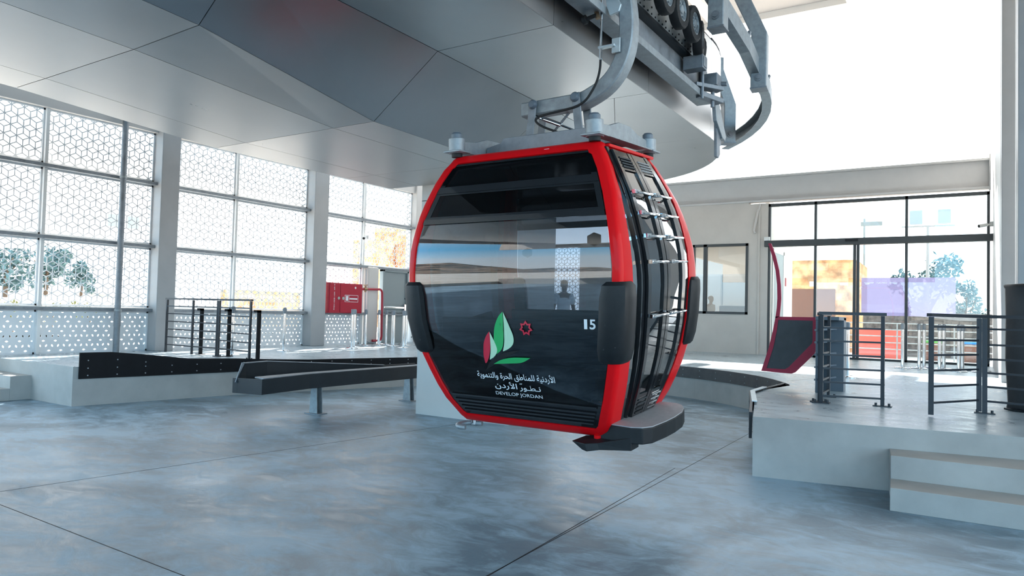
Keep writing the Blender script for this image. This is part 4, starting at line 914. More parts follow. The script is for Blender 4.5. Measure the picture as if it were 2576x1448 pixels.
# ================================================================== PLATFORM EDGE BOARDS AND FLOOR GUIDE
def ribbon(pts, prof, name, m, label, cat, nails=True, mN=m_galv):
    """upright board following plan points; prof(i,t)->(z0,z1)"""
    vs = []; n = len(pts); L = [0]
    for i in range(1, n): L.append(L[-1] + math.dist(pts[i], pts[i - 1]))
    loops = []
    for i, p in enumerate(pts):
        a = Vector(pts[max(i - 1, 0)]); b = Vector(pts[min(i + 1, n - 1)]); d = (b - a).normalized(); nr = Vector((d.y, -d.x))
        z0, z1 = prof(p, L[i]); q = Vector(p)
        loops.append([(q.x, q.y, z0), (q.x + nr.x * 0.03, q.y + nr.y * 0.03, z0), (q.x + nr.x * 0.03, q.y + nr.y * 0.03, z1), (q.x, q.y, z1)])
    t = thing(name, (pts[0][0], pts[0][1], 0.4), label, cat)
    MB().loft(loops).build('board', m, t)
    if nails:
        nb = MB(); s_ = 0.12
        while s_ < L[-1]:
            i = max(k for k in range(n) if L[k] <= s_); i = min(i, n - 2); f_ = (s_ - L[i]) / (L[i + 1] - L[i])
            p = Vector(pts[i]).lerp(Vector(pts[i + 1]), f_); d = (Vector(pts[i + 1]) - Vector(pts[i])).normalized(); nr = Vector((d.y, -d.x))
            z0, z1 = prof((p.x, p.y), s_)
            for z in (z0 + 0.05, min(z0 + 0.16, z1 - 0.04)) + ((z1 - 0.12,) if z1 - z0 > 0.3 else ()):
                nb.tube([(p.x + nr.x * 0.03, p.y + nr.y * 0.03, z), (p.x + nr.x * 0.036, p.y + nr.y * 0.036, z)], 0.010, 8)
            s_ += 0.42
        nb.build('nails', mN, t)
    return t
le = [(-11.47, 5.66), (-11.40, 6.1), (-11.31, 6.55), (-11.19, 7.3), (-11.05, 8.13), (-10.84, 8.75), (-10.60, 9.4), (-10.42, 9.95), (-10.23, 10.5)] + [(x, y) for x, y in far_arc[1:7]]
def prof_l(p, s_): return (0.415 if s_ < 2.5 else lerp(0.415, 0.44, min(1, (s_ - 2.5) / 2))), interp(s_, [0, 0.55, 1.9, 2.35, 2.7, 3.4], [0.815, 0.815, 0.645, 0.645, 0.66, 0.605])
ribbon(le, prof_l, 'edge_board', m_kerb, 'black rubber board with bright nails along the left platform edge', 'edge board')
ra = [(x, y) for x, y in far_arc[8:]] + [(-2.40, 11.6), (-2.45, 10.6)]
ribbon(ra, lambda p, s_: (0.40, 0.615), 'edge_board', m_kerb2, 'worn grey board along the curved platform edge behind the gondola', 'edge board')
ribbon([(-2.47, 10.5), (-2.455, 9.8), (-2.14, 8.6), (-1.90, 7.62)], lambda p, s_: (0.36, 0.63), 'edge_board', m_beam, 'dark edge plate with bright cap at the right platform corner', 'edge board')
_kc = bpy.data.objects['edge_board.002']; MB().sweep(along([(-2.45, 10.5, 0.635), (-2.44, 9.8, 0.635), (-2.12, 8.6, 0.635)]), [(-0.03, -0.006), (0.03, -0.006), (0.03, 0.006), (-0.03, 0.006)]).build('cap_strip', m_plate, _kc)

GB = thing('floor_guide', (-8.3, 8.0, 0.0), 'anthracite steel guide channel on short posts across the floor left of the pillar', 'guide rail')
def sheet(pts_lo, pts_hi, th, name='guide_plate', m=m_beam):
    loops = []
    for i, (a, b) in enumerate(zip(pts_lo, pts_hi)):
        p = Vector(pts_lo[max(i - 1, 0)]); q = Vector(pts_lo[min(i + 1, len(pts_lo) - 1)]); d = (q - p).normalized(); nr = Vector((d.y, -d.x, 0)).normalized() * th
        loops.append([Vector(a), Vector(a) + nr, Vector(b) + nr, Vector(b)])
    return MB().loft(loops).build(name, m, GB, bevel=0.004)
near_x = [(-8.20, 9.95), (-8.20, 7.29), (-8.05, 6.35), (-8.90, 6.53)]
sheet([(x, y, z) for (x, y), z in zip(near_x, (0.40, 0.40, 0.40, 0.345))], [(x, y, z) for (x, y), z in zip(near_x, (0.615, 0.615, 0.61, 0.56))], -0.02)
MB().prism([(-8.19, 9.95), (-8.19, 7.29), (-8.04, 6.36), (-8.30, 6.42), (-8.40, 7.3), (-8.40, 9.95)], 0.605, 0.622).build('guide_cap', m_galv2, GB)
far_x = [(-8.38, 9.9), (-8.40, 9.1), (-8.80, 7.02), (-8.80, 6.6)]
sheet([(x, y, z) for (x, y), z in zip(far_x, (0.48, 0.48, 0.48, 0.44))], [(x, y, z) for (x, y), z in zip(far_x, (0.645, 0.645, 0.775, 0.765))], 0.02)
MB().bar((-8.40, 9.1, 0.650), (-8.80, 7.02, 0.782), 0.05, 0.012).bar((-8.80, 7.02, 0.782), (-8.80, 6.6, 0.772), 0.05, 0.012).bar((-8.80, 6.6, 0.772), (-8.76, 6.47, 0.50), 0.05, 0.012, up=(1, 0, 0)).build('guide_cap', m_galv2, GB)
MB().plate([(-8.80, 6.62, 0.765), (-8.76, 6.48, 0.56), (-8.76, 6.48, 0.36), (-8.80, 6.55, 0.36), (-8.82, 6.66, 0.5)], 0.02).build('guide_plate', m_beam, GB)
MB().prism([(-8.2, 9.9), (-8.2, 7.3), (-8.06, 6.4), (-8.75, 6.5), (-8.78, 7.0), (-8.40, 9.1)], 0.47, 0.48).build('guide_floor', m_beam, GB)
for y in (7.53, 9.64):
    pm_ = MB()
    for ya, yb_ in ((y - 0.055, y - 0.045), (y + 0.045, y + 0.055)): pm_.loft([[(-8.36 - k, ya, z), (-8.22 + k, ya, z), (-8.22 + k, yb_, z), (-8.36 - k, yb_, z)] for z, k in ((0.015, 0.014), (0.405, -0.012))])
    pm_.box((-8.33, y - 0.046, 0.015), (-8.32, y + 0.046, 0.405)); po = pm_.build('post', m_galv, GB)
    MB().box((-8.43, y - 0.10, 0), (-8.15, y + 0.10, 0.015)).build('base_plate', m_galv2, po)

# ================================================================== RAILINGS
def railing(posts, name, label, ztop, rails, group=None, feet=True, pw=0.045, topw=0.055, m=m_rail, gap=0.0, cat='railing'):
    """flat panel railing through plan points"""
    t = thing(name, (posts[0][0], posts[0][1], 0.6), label, cat, group)
    for p in posts:
        z0 = 0.6 + gap
        po = MB().box((p[0] - pw / 2, p[1] - pw / 2, z0), (p[0] + pw / 2, p[1] + pw / 2, ztop - 0.02)).build('post', m, t)
        if feet:
            MB().box((p[0] - 0.10, p[1] - 0.05, 0.6), (p[0] + 0.10, p[1] + 0.05, 0.612)).tube([(p[0] - 0.07, p[1], 0.612), (p[0] - 0.07, p[1], 0.64)], 0.014, 8).tube([(p[0] + 0.07, p[1], 0.612), (p[0] + 0.07, p[1], 0.64)], 0.014, 8).build('foot', m, po)
    for a, b in zip(posts[:-1], posts[1:]):
        d = (Vector(b) - Vector(a)).normalized() * 0.035
        MB().bar((a[0] - d.x, a[1] - d.y, ztop), (b[0] + d.x, b[1] + d.y, ztop), topw, 0.035).build('top_rail', m, t)
        for z in rails: MB().bar((a[0] - d.x * .6, a[1] - d.y * .6, z), (b[0] + d.x * .6, b[1] + d.y * .6, z), 0.022, 0.022).build('rail', m, t)
    return t
rz = [0.6 + k * 0.157 for k in range(1, 7)]
railing([(-14.05, 8.64), (-13.09, 8.60), (-12.38, 8.66)], 'railing', 'black railing of three posts in front of the first grey column', 1.70, [0.755, 0.915, 1.075, 1.235, 1.395, 1.55], 'black railings on the left platform', feet=False, pw=0.035, topw=0.05)
railing([(-12.24, 8.60), (-11.17, 8.50)], 'railing', 'short black railing panel nearest the left platform edge', 1.70, [0.755, 0.915, 1.075, 1.235, 1.395, 1.55], 'black railings on the left platform', feet=True, pw=0.035, topw=0.05)
for k, (x, y, lbl) in enumerate(((-13.03, 8.74, 'black hooked flat-steel post at the middle of the three-post railing'), (-12.17, 8.76, 'black hooked flat-steel post between the two left railings'), (-11.08, 8.60, 'black hooked flat-steel post nearest the left platform edge'))):
    t = thing('hooked_post', (x, y, 0.6), lbl, 'post', 'hooked posts by the left railings')
    MB().box((x, y - 0.03, 0.6), (x + 0.045, y + 0.03, 1.52)).build('upright', m_kerb, t); MB().box((x - 0.10, y - 0.03, 1.475), (x + 0.045, y + 0.03, 1.52)).build('hook', m_kerb, t)
    MB().box((x - 0.06, y - 0.06, 0.6), (x + 0.10, y + 0.06, 0.61)).build('foot', m_kerb, t)
RZ = [0.6 + v for v in (0.125, 0.275, 0.42, 0.57, 0.715, 0.86)]
railing([(-1.515, 9.33), (-0.87, 9.50)], 'railing', 'grey railing panel standing in front of the blue-grey cabinet', 1.685, [0.69, 0.855, 1.02, 1.185, 1.35, 1.51], 'grey railings on the right platform', pw=0.04)
railing([(-1.55, 9.42), (-1.56, 10.15)], 'railing', 'grey side railing running back to the blue-grey cabinet', 1.675, [0.69, 0.855, 1.02, 1.185, 1.35, 1.51], 'grey railings on the right platform', pw=0.035)
railing([(-0.352, 8.90), (0.085, 9.66)], 'gate', 'dark grey swing gate leaf hinged to the railing by the black mat', 1.685, [0.745, 0.92, 1.09, 1.255, 1.415, 1.56], None, feet=False, pw=0.05, topw=0.06, gap=0.02, cat='gate')
railing([(0.138, 9.65), (1.25, 9.35), (2.4, 9.05)], 'railing', 'dark grey railing in front of the big black mat', 1.685, [0.74, 0.90, 1.055, 1.21, 1.37, 1.545], 'grey railings on the right platform', pw=0.05, topw=0.06)

# blue-grey open cabinet
t = thing('control_cabinet', (-1.7, 11.0, 0.6), 'blue-grey open-sided steel cabinet behind the grey railing', 'cabinet')
MB().box((-1.80, 10.60, 0.6), (-1.76, 11.05, 1.64)).build('side_panel', m_console, t, bevel=0.004)
MB().box((-1.77, 11.03, 0.6), (-1.50, 11.23, 1.64)).build('back_panel', m_console, t, bevel=0.004)
MB().box((-1.80, 10.57, 1.60), (-1.50, 11.24, 1.65)).build('top', m_console, t, bevel=0.004)
for z in (0.78, 0.95, 1.12, 1.29, 1.46): MB().bar((-1.80, 10.56, z), (-1.60, 11.02, z + 0.02), 0.02, 0.025).build('rung', m_console, t)
MB().box((-1.70, 10.98, 0.6), (-1.67, 11.03, 1.62)).build('divider', m_console, t); MB().box((-1.60, 11.015, 1.28), (-1.51, 11.03, 1.31)).build('ledge', m_console, t)
MB().box((-1.76, 10.58, 0.6), (-1.73, 10.62, 1.62)).build('divider', m_console, t)
# magenta framed profile gate
PG = thing('profile_gate', (-2.2, 11.1, 0.7), 'dark panel in a magenta frame with a tall curved bar in front of the glass', 'gate')
YG = 11.1; sc = YG / 13.0
def pg(x, z): return (x * sc, YG, 1.6 + (z - 1.6) * sc)
arcb = [(-3.005, 2.925), (-2.935, 2.70), (-2.875, 2.45), (-2.845, 2.2), (-2.838, 1.96), (-2.845, 1.8), (-2.868, 1.61)]
arci = [(-2.955, 2.925), (-2.875, 2.70), (-2.815, 2.45), (-2.785, 2.2), (-2.775, 1.96), (-2.785, 1.8), (-2.80, 1.64)]
fr = MB()
fr.loft([[pg(*a), pg(*b), (pg(*b)[0], YG + 0.03, pg(*b)[2]), (pg(*a)[0], YG + 0.03, pg(*a)[2])] for a, b in zip(arcb, arci)])
OUT = [(-2.868, 1.64), (-2.868, 1.61), (-2.905, 1.40), (-2.97, 1.10), (-3.095, 0.682), (-2.86, 0.672), (-2.59, 0.665), (-2.53, 0.69), (-2.22, 1.03), (-2.205, 1.07), (-2.205, 1.645)]
INN = [(-2.82, 1.585), (-2.822, 1.56), (-2.84, 1.40), (-2.895, 1.10), (-3.005, 0.735), (-2.86, 0.735), (-2.70, 0.735), (-2.64, 0.77), (-2.265, 1.20), (-2.255, 1.23), (-2.255, 1.585)]
n = len(OUT)
fr.add([pg(*p) for p in OUT] + [pg(*p) for p in INN] + [(pg(*p)[0], YG + 0.03, pg(*p)[2]) for p in OUT] + [(pg(*p)[0], YG + 0.03, pg(*p)[2]) for p in INN],
       [f_ for i in range(n) for f_ in ((i, (i + 1) % n, n + (i + 1) % n, n + i), (2 * n + i, 3 * n + i, 3 * n + (i + 1) % n, 2 * n + (i + 1) % n), (i, 2 * n + i, 2 * n + (i + 1) % n, (i + 1) % n), (n + i, n + (i + 1) % n, 3 * n + (i + 1) % n, 3 * n + i))])
fr.build('frame', m_mag, PG)
MB().loft([[(x, YG + 0.008, z) for x, _, z in [pg(*p) for p in INN]], [(x, YG + 0.022, z) for x, _, z in [pg(*p) for p in INN]]]).build('panel', m_kerb2 if False else mat('slate panel', (0.055, 0.062, 0.070, 1), 0.55, var=0.15, scale=6), PG)
for z in (1.47, 1.17): 
    MB().tube([(-2.205 * sc, YG + 0.015, 1.6 + (z - 1.6) * sc + 0.02), (-1.82, 11.02, 1.6 + (z - 1.6) * sc + 0.02)], 0.012, 8).build('tie_rod', m_mag, PG)
# crash mat
CM = thing('crash_mat', (1.1, 10.0, 0.6), 'big black vinyl mat leaning upright behind the right railing', 'mat')
mt = MB().loft([[(x, y, z) for x, y in ((0.36 - k, 10.25 + k), (0.52, 10.05 + k), (3.0, 9.3 + k), (3.2, 9.55), (0.62, 10.36 - k), (0.5, 10.40 - k))] for z, k in ((0.605, 0.02), (0.70, 0.0), (1.2, 0.015), (1.7, -0.0), (2.02, 0.0), (2.08, 0.03))])
# fit the mat against the railing line
mt.v = [Vector((v.x + 0.02 * (1 - (v.z - 0.6)) - 0.02, v.y, v.z)) for v in mt.v]
mt.build('cover', m_mat, CM, smooth=True, bevel=0.03, angle=60)
MB().tube([(0.34, 10.2, 0.62), (0.42, 10.12, 0.615), (0.52, 10.1, 0.615), (0.6, 10.05, 0.62)], 0.012, 8).build('strap', m_mat, CM, smooth=True)

# ================================================================== STANCHIONS
def make_stanchion(label, group):
    t = thing('stanchion', (0, 0, 0.6), label, 'stanchion', group)
    MB().tube([(0, 0, 0.6), (0, 0, 0.615), (0, 0, 0.632), (0, 0, 0.636)], [0.16, 0.16, 0.13, 0.05], 24).build('base', m_chrome, t, smooth=True, angle=30)
    pp = MB().tube([(0, 0, 0.63), (0, 0, 1.46)], 0.034, 18).build('pole', m_chrome, t, smooth=True)
    MB().tube([(0, 0, 1.44), (0, 0, 1.56), (0, 0, 1.575)], [0.036, 0.036, 0.026], 18).box((-0.042, -0.018, 1.46), (0.042, 0.018, 1.55)).build('belt_head', m_galv2, pp, smooth=True, angle=30)
    return t
LG, RG = 'chrome stanchions on the left platform', 'chrome stanchions by the glass front'
crowd = 'chrome stanchion in the cluster in front of the grey exit door'
crowdR = 'chrome stanchion in the paired row just inside the glass front'
spots = [(-12.34, 8.98, 'chrome stanchion seen through the bars of the left railing', LG), (-12.92, 10.73, 'lone chrome stanchion in front of the second pierced screen bay', LG),
         (-12.85, 12.75, 'nearer of two chrome stanchions below the red fire cabinet', LG), (-13.42, 13.40, 'farther of two chrome stanchions below the red fire cabinet', LG)]
spots += [(x, y, crowd, LG) for x, y in ((-13.75, 14.15), (-13.62, 14.52), (-13.90, 15.12), (-13.52, 14.95), (-13.17, 14.62), (-13.45, 15.33), (-13.10, 15.05), (-12.40, 14.15), (-12.98, 15.45))]
spots += [(-1.823, 13.85, 'lone chrome stanchion beside the blue-grey cabinet', RG), (-1.23, 17.6, 'single chrome stanchion by the mullion of the glass front', RG)]
spots += [(x, y, crowdR, RG) for x, y in ((-0.93, 17.8), (-0.86, 18.3), (-0.545, 17.6), (-0.48, 18.1), (-0.20, 17.55), (-0.14, 18.0), (0.18, 17.75), (0.22, 18.2))]
proto = None
for x, y, lb2, g in spots:
    if proto is None: proto = make_stanchion(lb2, g); o = proto
    else: o = copy_tree(proto)
    o.location = (x, y, 0.6); o['label'] = lb2; o['group'] = g
    o.rotation_euler = (0, 0, random.uniform(0, 3))
for o in list(bpy.data.objects):
    pass

# ================================================================== MAN ON THE FAR PLATFORM
PM = thing('person', (-8.05, 14.8, 0.6), 'man in a white t-shirt standing beyond the gondola, seen through its glass', 'person')
def skin_mesh(name, verts, edges, radii, mt_, root=0, sub=2, parent=PM):
    me = bpy.data.meshes.new(name); me.from_pydata(verts, edges, []); o = bpy.data.objects.new(name, me); COL.objects.link(o)
    sk = o.modifiers.new('skin', 'SKIN'); sk.use_smooth_shade = True
    for i, r in enumerate(radii):
        d = me.skin_vertices[0].data[i]; d.radius = r if isinstance(r, tuple) else (r, r); d.use_root = (i == root)
    sb = o.modifiers.new('sub', 'SUBSURF'); sb.levels = sub; sb.render_levels = sub
    dg = bpy.context.evaluated_depsgraph_get(); dg.update()
    m2 = bpy.data.meshes.new_from_object(o.evaluated_get(dg)); bpy.data.objects.remove(o)
    m2.materials.clear(); m2.materials.append(mt_)
    for p in m2.polygons: p.use_smooth = True
    r = bpy.data.objects.new(name, m2); COL.objects.link(r); r.parent = parent
    return r
# joints (x right, y forward is away from camera; he faces the camera, slightly turned)
J = [(0, 0, .96), (0, .01, 1.10), (0, .01, 1.28), (0, .0, 1.42), (0, -.005, 1.50), (0, -.02, 1.56), (0, -.03, 1.64), (0, -.02, 1.72),
     (.17, 0, 1.42), (.235, .02, 1.14), (.245, -.04, .90), (-.17, 0, 1.42), (-.235, .02, 1.14), (-.245, -.04, .90),
     (.09, 0, .90), (.10, -.01, .50), (.11, .02, .09), (.12, -.12, .035), (-.09, 0, .90), (-.10, -.01, .50), (-.11, .02, .09), (-.13, -.12, .035)]
E_ = [(0, 1), (1, 2), (2, 3), (3, 4), (4, 5), (5, 6), (6, 7), (3, 8), (8, 9), (9, 10), (3, 11), (11, 12), (12, 13), (0, 14), (14, 15), (15, 16), (16, 17), (0, 18), (18, 19), (19, 20), (20, 21)]
Rr = [(.15, .10), (.14, .095), (.155, .10), (.13, .085), .052, .06, (.078, .092), (.06, .075), .062, .044, .030, .062, .044, .030, .088, .058, .040, .038, .088, .058, .040, .038]
PM.rotation_euler = (0, 0, math.radians(40))
# hands: palm, four fingers, thumb per side joined to the wrist
for sx_, wr in ((1, 10), (-1, 13)):
    w = J[wr]; b0 = len(J); J.append((w[0] + sx_ * .004, w[1] - .012, w[2] - .06)); E_.append((wr, b0)); Rr.append((.018, .034))
    for k in range(4):
        y = w[1] - .035 + k * .018; ln = (.060, .070, .066, .052)[k]
        a0 = len(J); J += [(w[0] + sx_ * .004, y, w[2] - .10), (w[0] - sx_ * .008, y - .004, w[2] - .10 - ln)]; E_ += [(b0, a0), (a0, a0 + 1)]; Rr += [.009, .008]
    a0 = len(J); J += [(w[0] - sx_ * .015, w[1] - .05, w[2] - .07), (w[0] - sx_ * .02, w[1] - .055, w[2] - .105)]; E_ += [(b0, a0), (a0, a0 + 1)]; Rr += [.010, .009]
body = skin_mesh('body', J, E_, Rr, m_skin)
MB().loft([[(0.014 * k * a, -0.118 - 0.02 * k2, 1.635 + b * .02) for a, b in ((-1, -1), (1, -1), (0, 1))] for k, k2 in ((1, 0), (.5, .6))]).build('nose', m_skin, PM, local=True)
for s_ in (-1, 1):
    MB().sphere((s_ * .031, -.108, 1.655), .011, 8, 6).build('eye', m_hair, PM, local=True); MB().sphere((s_ * .082, -.03, 1.64), .03, 8, 6, (.4, .7, 1)).build('ear', m_skin, PM, local=True)
MB().box((-.024, -.116, 1.592), (.024, -.10, 1.598)).build('mouth', m_fire, PM, local=True)
hr = MB(); hr.sphere((0, -.012, 1.70), .10, 16, 10, (.92, 1.08, .90)); hr.v = [v if v.z > 1.665 or v.y > .0 else Vector((v.x, max(v.y, -.06), max(v.z, 1.69))) for v in hr.v]
hr.build('hair', m_hair, PM, local=True, smooth=True)
skin_mesh('t_shirt', [(0, 0, .92), (0, .01, 1.10), (0, .01, 1.28), (0, 0, 1.43), (.175, 0, 1.425), (.222, .012, 1.20), (-.175, 0, 1.425), (-.222, .012, 1.20)], [(0, 1), (1, 2), (2, 3), (3, 4), (4, 5), (3, 6), (6, 7)],
          [(.175, .125), (.165, .118), (.178, .122), (.145, .10), .078, .072, .078, .072], m_shirt)
skin_mesh('trousers', [(0, 0, .97), (.095, 0, .88), (.103, -.01, .50), (.112, .015, .10), (-.095, 0, .88), (-.103, -.01, .50), (-.112, .015, .10)], [(0, 1), (1, 2), (2, 3), (0, 4), (4, 5), (5, 6)],
          [(.168, .12), .104, .078, .062, .104, .078, .062], m_jeans)
for s_ in (-1, 1): MB().loft([[(s_ * .12 + a * k, -.06 + b * k * 1.0, z) for a, b in ((-.045, .12), (.045, .12), (.05, -.05), (.03, -.13), (-.03, -.13), (-.05, -.05))] for z, k in ((0.0, 1), (.05, .95), (.085, .6))]).build('shoe', m_kerb, PM, local=True, smooth=True)

# ================================================================== OUTSIDE
gm = MB()
N = 40
for (x0, x1, y0, y1) in ((-220, -16, -220, 220), (-16, 17, 22, 220), (17, 220, -220, 220)):
    gm.box((x0, y0, -0.8), (x1, y1, 0.35 if y0 == 22 or x1 == -16 else -0.3))
gm.build('ground', m_earth, kind='structure')
MB().box((-220, -220, -0.78), (220, -14, -0.26)).build('ground', m_hill, kind='structure')
# dry hills beyond the open end (seen only as reflections in the gondola glass)
hv = []; hf = []
na, nr_ = 60, 7
for i in range(na + 1):
    a = math.radians(lerp(150, 330, i / na))
    for k in range(nr_):
        r = 70 + k * 30; h = (0, 0.3, 0.8, 1.4, 2.1, 2.9, 3.6)[k] * (0.9 + 0.35 * math.sin(i * 0.55) + 0.2 * math.sin(i * 1.7 + k))
        hv.append((r * math.cos(a), r * math.sin(a), h - 0.3))
for i in range(na):
    for k in range(nr_ - 1):
        p = i * nr_ + k; hf.append((p, p + 1, p + nr_ + 1, p + nr_))
MB().add(hv, hf).build('hills', m_hill, kind='structure', smooth=True)
# bank behind the left screens
bv = []; bf = []
for i in range(13):
    for k in range(6): bv.append((-26 - k * 6, 8 + i * 3.2, (0.35, 0.9, 1.7, 2.3, 2.6, 2.7)[k] * (1.12 - 0.075 * i) + 0.15 * math.sin(i * 2 + k * 3)))
for i in range(12):
    for k in range(5): p = i * 6 + k; bf.append((p, p + 1, p + 7, p + 6))
MB().add(bv, bf).build('bank', m_earth, kind='structure', smooth=True)
def tree(x, y, z, h, r, label, m=m_leaf, group=None, n=420, flat=0.8, leaf=0.28, lo=0.35):
    t = thing('tree', (x, y, z), label, 'tree', group)
    tk = MB().tube([(x, y, z - 0.3), (x + 0.05, y, z + h * 0.25), (x - 0.05, y + 0.05, z + h * 0.55)], [r * 0.09, r * 0.07, r * 0.04], 8)
    for k in range(4):
        a = k * 1.6; tk.tube([(x, y, z + h * 0.3), (x + r * 0.5 * math.cos(a), y + r * 0.5 * math.sin(a), z + h * 0.65)], [r * 0.04, r * 0.02], 6)
    tk.build('trunk', m_trunk, t, smooth=True)
    lf = MB()
    blobs = [(random.gauss(0, r * 0.42), random.gauss(0, r * 0.42), random.uniform(lo, 0.88) * h, random.uniform(.3, .55) * r) for _ in range(11)]
    for _ in range(n):
        bx, by, bz, br = random.choice(blobs)
        d = Vector((random.gauss(0, 1), random.gauss(0, 1), random.gauss(0, 1) * flat)).normalized() * br * random.uniform(.55, 1.0)
        c = Vector((x + bx, y + by, z + bz)) + d; u = Vector((random.gauss(0, 1), random.gauss(0, 1), random.gauss(0, 1))).normalized(); w = u.orthogonal().normalized() * leaf * random.uniform(.5, 1); u = u * leaf * random.uniform(.6, 1.2)
        lf.add([c - u, c + w * .6, c + u, c - w * .6], [(0, 1, 2, 3)])
    lf.build('foliage', m, t)
tree(-36, 14.5, 2.0, 2.2, 1.25, 'blue-green bushy tree on the bank, leftmost behind the pierced screen', group='trees beyond the screens', n=600, leaf=0.16, lo=0.08)
tree(-37, 16.6, 2.1, 2.1, 1.15, 'blue-green bushy tree on the bank, behind the first screen mullion', group='trees beyond the screens', n=600, leaf=0.16, lo=0.08)
tree(-38, 18.7, 2.1, 1.5, 0.8, 'blue-green bushy tree on the bank just left of the drainpipe', group='trees beyond the screens', n=420, leaf=0.14, lo=0.08)
for k, (x, y) in enumerate(((-24, 9.9), (-24.5, 11.2), (-25, 12.6))):
    tree(x, y, 0.75, 0.8, 0.45, ['low olive shrub outside the left screen, farthest left of three', 'low olive shrub outside the left screen, middle of three', 'low olive shrub outside the left screen, nearest the drainpipe'][k], m_leaf2, 'shrubs beyond the screens', 200, leaf=0.07)
t = thing('stone_block', (-30, 30, 0.3), 'pale orange stone wall beyond the second pierced screen bay', 'wall')
MB().box((-31, 21.8, 0.3), (-30, 27.2, 2.35)).build('masonry', m_stone, t)
t = thing('stone_building', (-34, 41, 0.3), 'orange stone building seen through the screen above the fire cabinet', 'building')
MB().box((-33, 34.5, 0.3), (-30, 37.6, 6.9)).build('masonry', m_stone, t); MB().box((-33, 32.6, 0.3), (-31, 34.2, 5.9)).build('masonry', m_stone, t)
def floodlight(x, y, h, label, heads=2, w=0.55, m=m_lblue, cat='floodlight'):
    t = thing('floodlight', (x, y, 0.3), label, cat)
    MB().tube([(x, y, 0.3), (x, y, h)], [0.09, 0.05], 10).build('mast', m_column, t, smooth=True)
    MB().bar((x - 0.9, y, h), (x + 0.9, y, h), 0.06, 0.06).build('crossbar', m_column, t)
    for k in range(heads): MB().box((x - 0.62 + k * 0.95, y - 0.1, h + 0.08), (x - 0.62 + k * 0.95 + w * .8, y + 0.1, h + 0.08 + w)).build('lamp_head', m, t, bevel=0.03)
t = thing('floodlight', (-30, 16.2, 0.3), 'twin square floodlight on a mast beyond the screen by the drainpipe', 'floodlight')
MB().tube([(-30, 16.3, 0.3), (-30, 16.3, 4.6)], 0.05, 10).build('mast', m_column, t, smooth=True)
for y in (15.72, 16.55): MB().box((-30.1, y, 4.72), (-29.9, y + 0.42, 5.25)).build('lamp_head', m_door, t, bevel=0.03)
floodlight(-1.40, 32, 5.35, 'mast with two pale blue floodlights seen through the upper glass front')
t = thing('street_lamp', (-4.2, 37, 0.3), 'thin lamp post with one arm seen through the upper middle pane', 'lamp')
MB().tube([(-4.2, 37, 0.3), (-4.2, 37, 6.4)], 0.045, 10).build('mast', m_door, t, smooth=True); MB().box((-4.35, 36.95, 6.05), (-3.45, 37.1, 6.25)).build('lamp_head', m_door, t, bevel=0.02)
t = thing('stone_building', (-5.2, 32.5, 0.3), 'orange rough stone building with rounded corner outside the glass front', 'building')
sb_ = MB().prism([(-7.4, 31), (-4.25, 31), (-4.0, 31.06), (-3.85, 31.25), (-3.80, 31.5), (-3.95, 36), (-7.4, 36)], 0.3, 4.02); sb_.build('masonry', m_stone, t)
MB().box((-6.35, 30.97, 0.3), (-4.55, 31.02, 2.85)).build('doorway', m_brown, t); MB().box((-5.5, 30.9, 2.95), (-5.3, 31.0, 3.15)).build('wall_lamp', m_paper, t); MB().box((-4.35, 30.85, 3.0), (-4.1, 31.0, 3.1)).build('wall_lamp', m_paper, t)
d2 = thing('door_2', (-4.73, 21.7, 0.6), 'grey door in the outer side wall of the control room, seen through the glass front', 'door'); d2['kind'] = 'structure'
MB().box((-4.738, 21.1, 0.6), (-4.72, 22.35, 3.5)).build('door_leaf', m_door, d2); MB().box((-4.735, 22.7, 2.6), (-4.725, 22.85, 2.85)).build('door_sign', m_fire, d2)
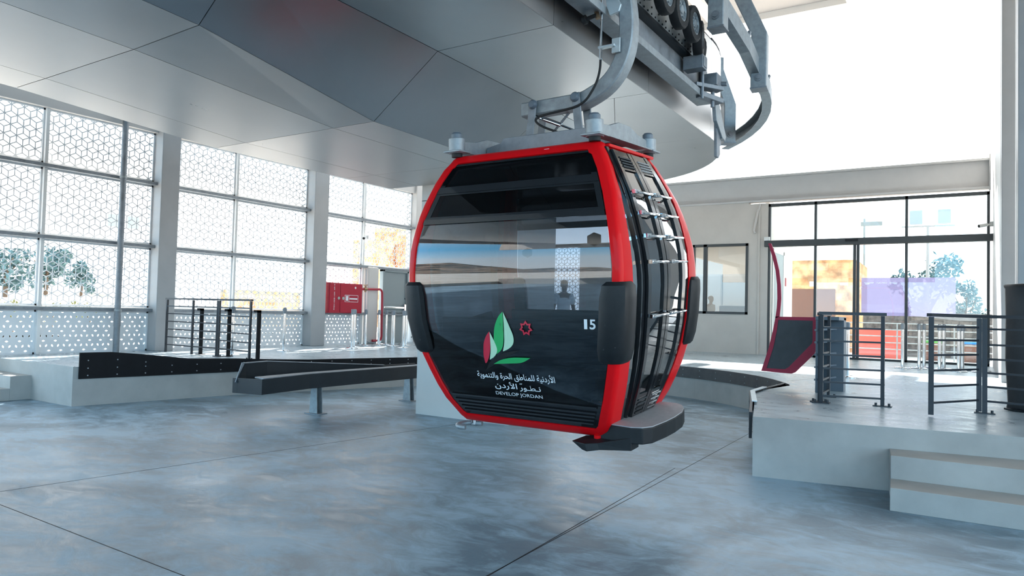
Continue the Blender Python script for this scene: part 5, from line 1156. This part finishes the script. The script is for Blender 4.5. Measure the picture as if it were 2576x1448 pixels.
MB().box((-4.738, 21.0, 0.6), (-4.71, 21.1, 3.6)).box((-4.738, 22.35, 0.6), (-4.71, 22.45, 3.6)).box((-4.738, 21.0, 3.5), (-4.71, 22.45, 3.6)).build('door_frame', m_white, d2)
tree(-1.75, 37, 0.4, 4.3, 1.5, 'leafy tree behind the lavender reflection sheet of the glass front', m_leaf, 'trees beyond the glass front', 900, leaf=0.15)
tree(-0.15, 35, 0.8, 2.9, 0.75, 'small dark green tree at the right edge of the glass front', m_leaf, 'trees beyond the glass front', 700, leaf=0.10)
t = thing('rubble_wall', (-1, 30, 0.3), 'low grey rubble stone wall outside the glass front', 'wall')
MB().box((-3.4, 29.8, 0.3), (2.5, 30.4, 1.95)).build('masonry', m_darkstone, t)
t = thing('plastic_barrier', (-2.9, 26.5, 0.35), 'red plastic road barrier outside the glass front', 'barrier')
MB().loft([[(-3.3, 26.3 - k, z), (-1.75, 26.3 - k, z), (-1.75, 26.6 + k, z), (-3.3, 26.6 + k, z)] for z, k in ((0.35, .2), (0.55, .2), (0.7, .08), (1.35, .03))]).build('shell', m_plred, t, bevel=0.03)
t = thing('handrail', (-1.5, 25, 0.3), 'thin steel handrail on the terrace outside the glass front', 'railing')
for z in (0.75, 0.95, 1.15, 1.35, 1.55): MB().tube([(-4.2, 25, z), (1.0, 25, z)], 0.015, 8).build('rail', m_galv, t, smooth=True)
for x in (-3.4, -1.9, -0.4, 0.7): MB().tube([(x, 25, 0.3), (x, 25, 1.55)], 0.02, 8).build('post', m_galv, t, smooth=True)
t = thing('bin', (-0.2, 27, 0.35), 'slatted bin with a blue rim outside at the right of the glass front', 'bin'); MB().box((-0.25, 26.8, 0.35), (0.3, 27.3, 0.95)).build('body', m_brown, t); MB().box((-0.27, 26.78, 0.95), (0.32, 27.32, 1.02)).build('rim', m_blue, t)
t = thing('bin', (-1.1, 27, 0.35), 'slatted bin with a green rim outside behind the stanchions', 'bin'); MB().box((-1.3, 26.8, 0.35), (-0.8, 27.3, 0.95)).build('body', m_brown, t); MB().box((-1.32, 26.78, 0.95), (-0.78, 27.32, 1.02)).build('rim', m_green, t)
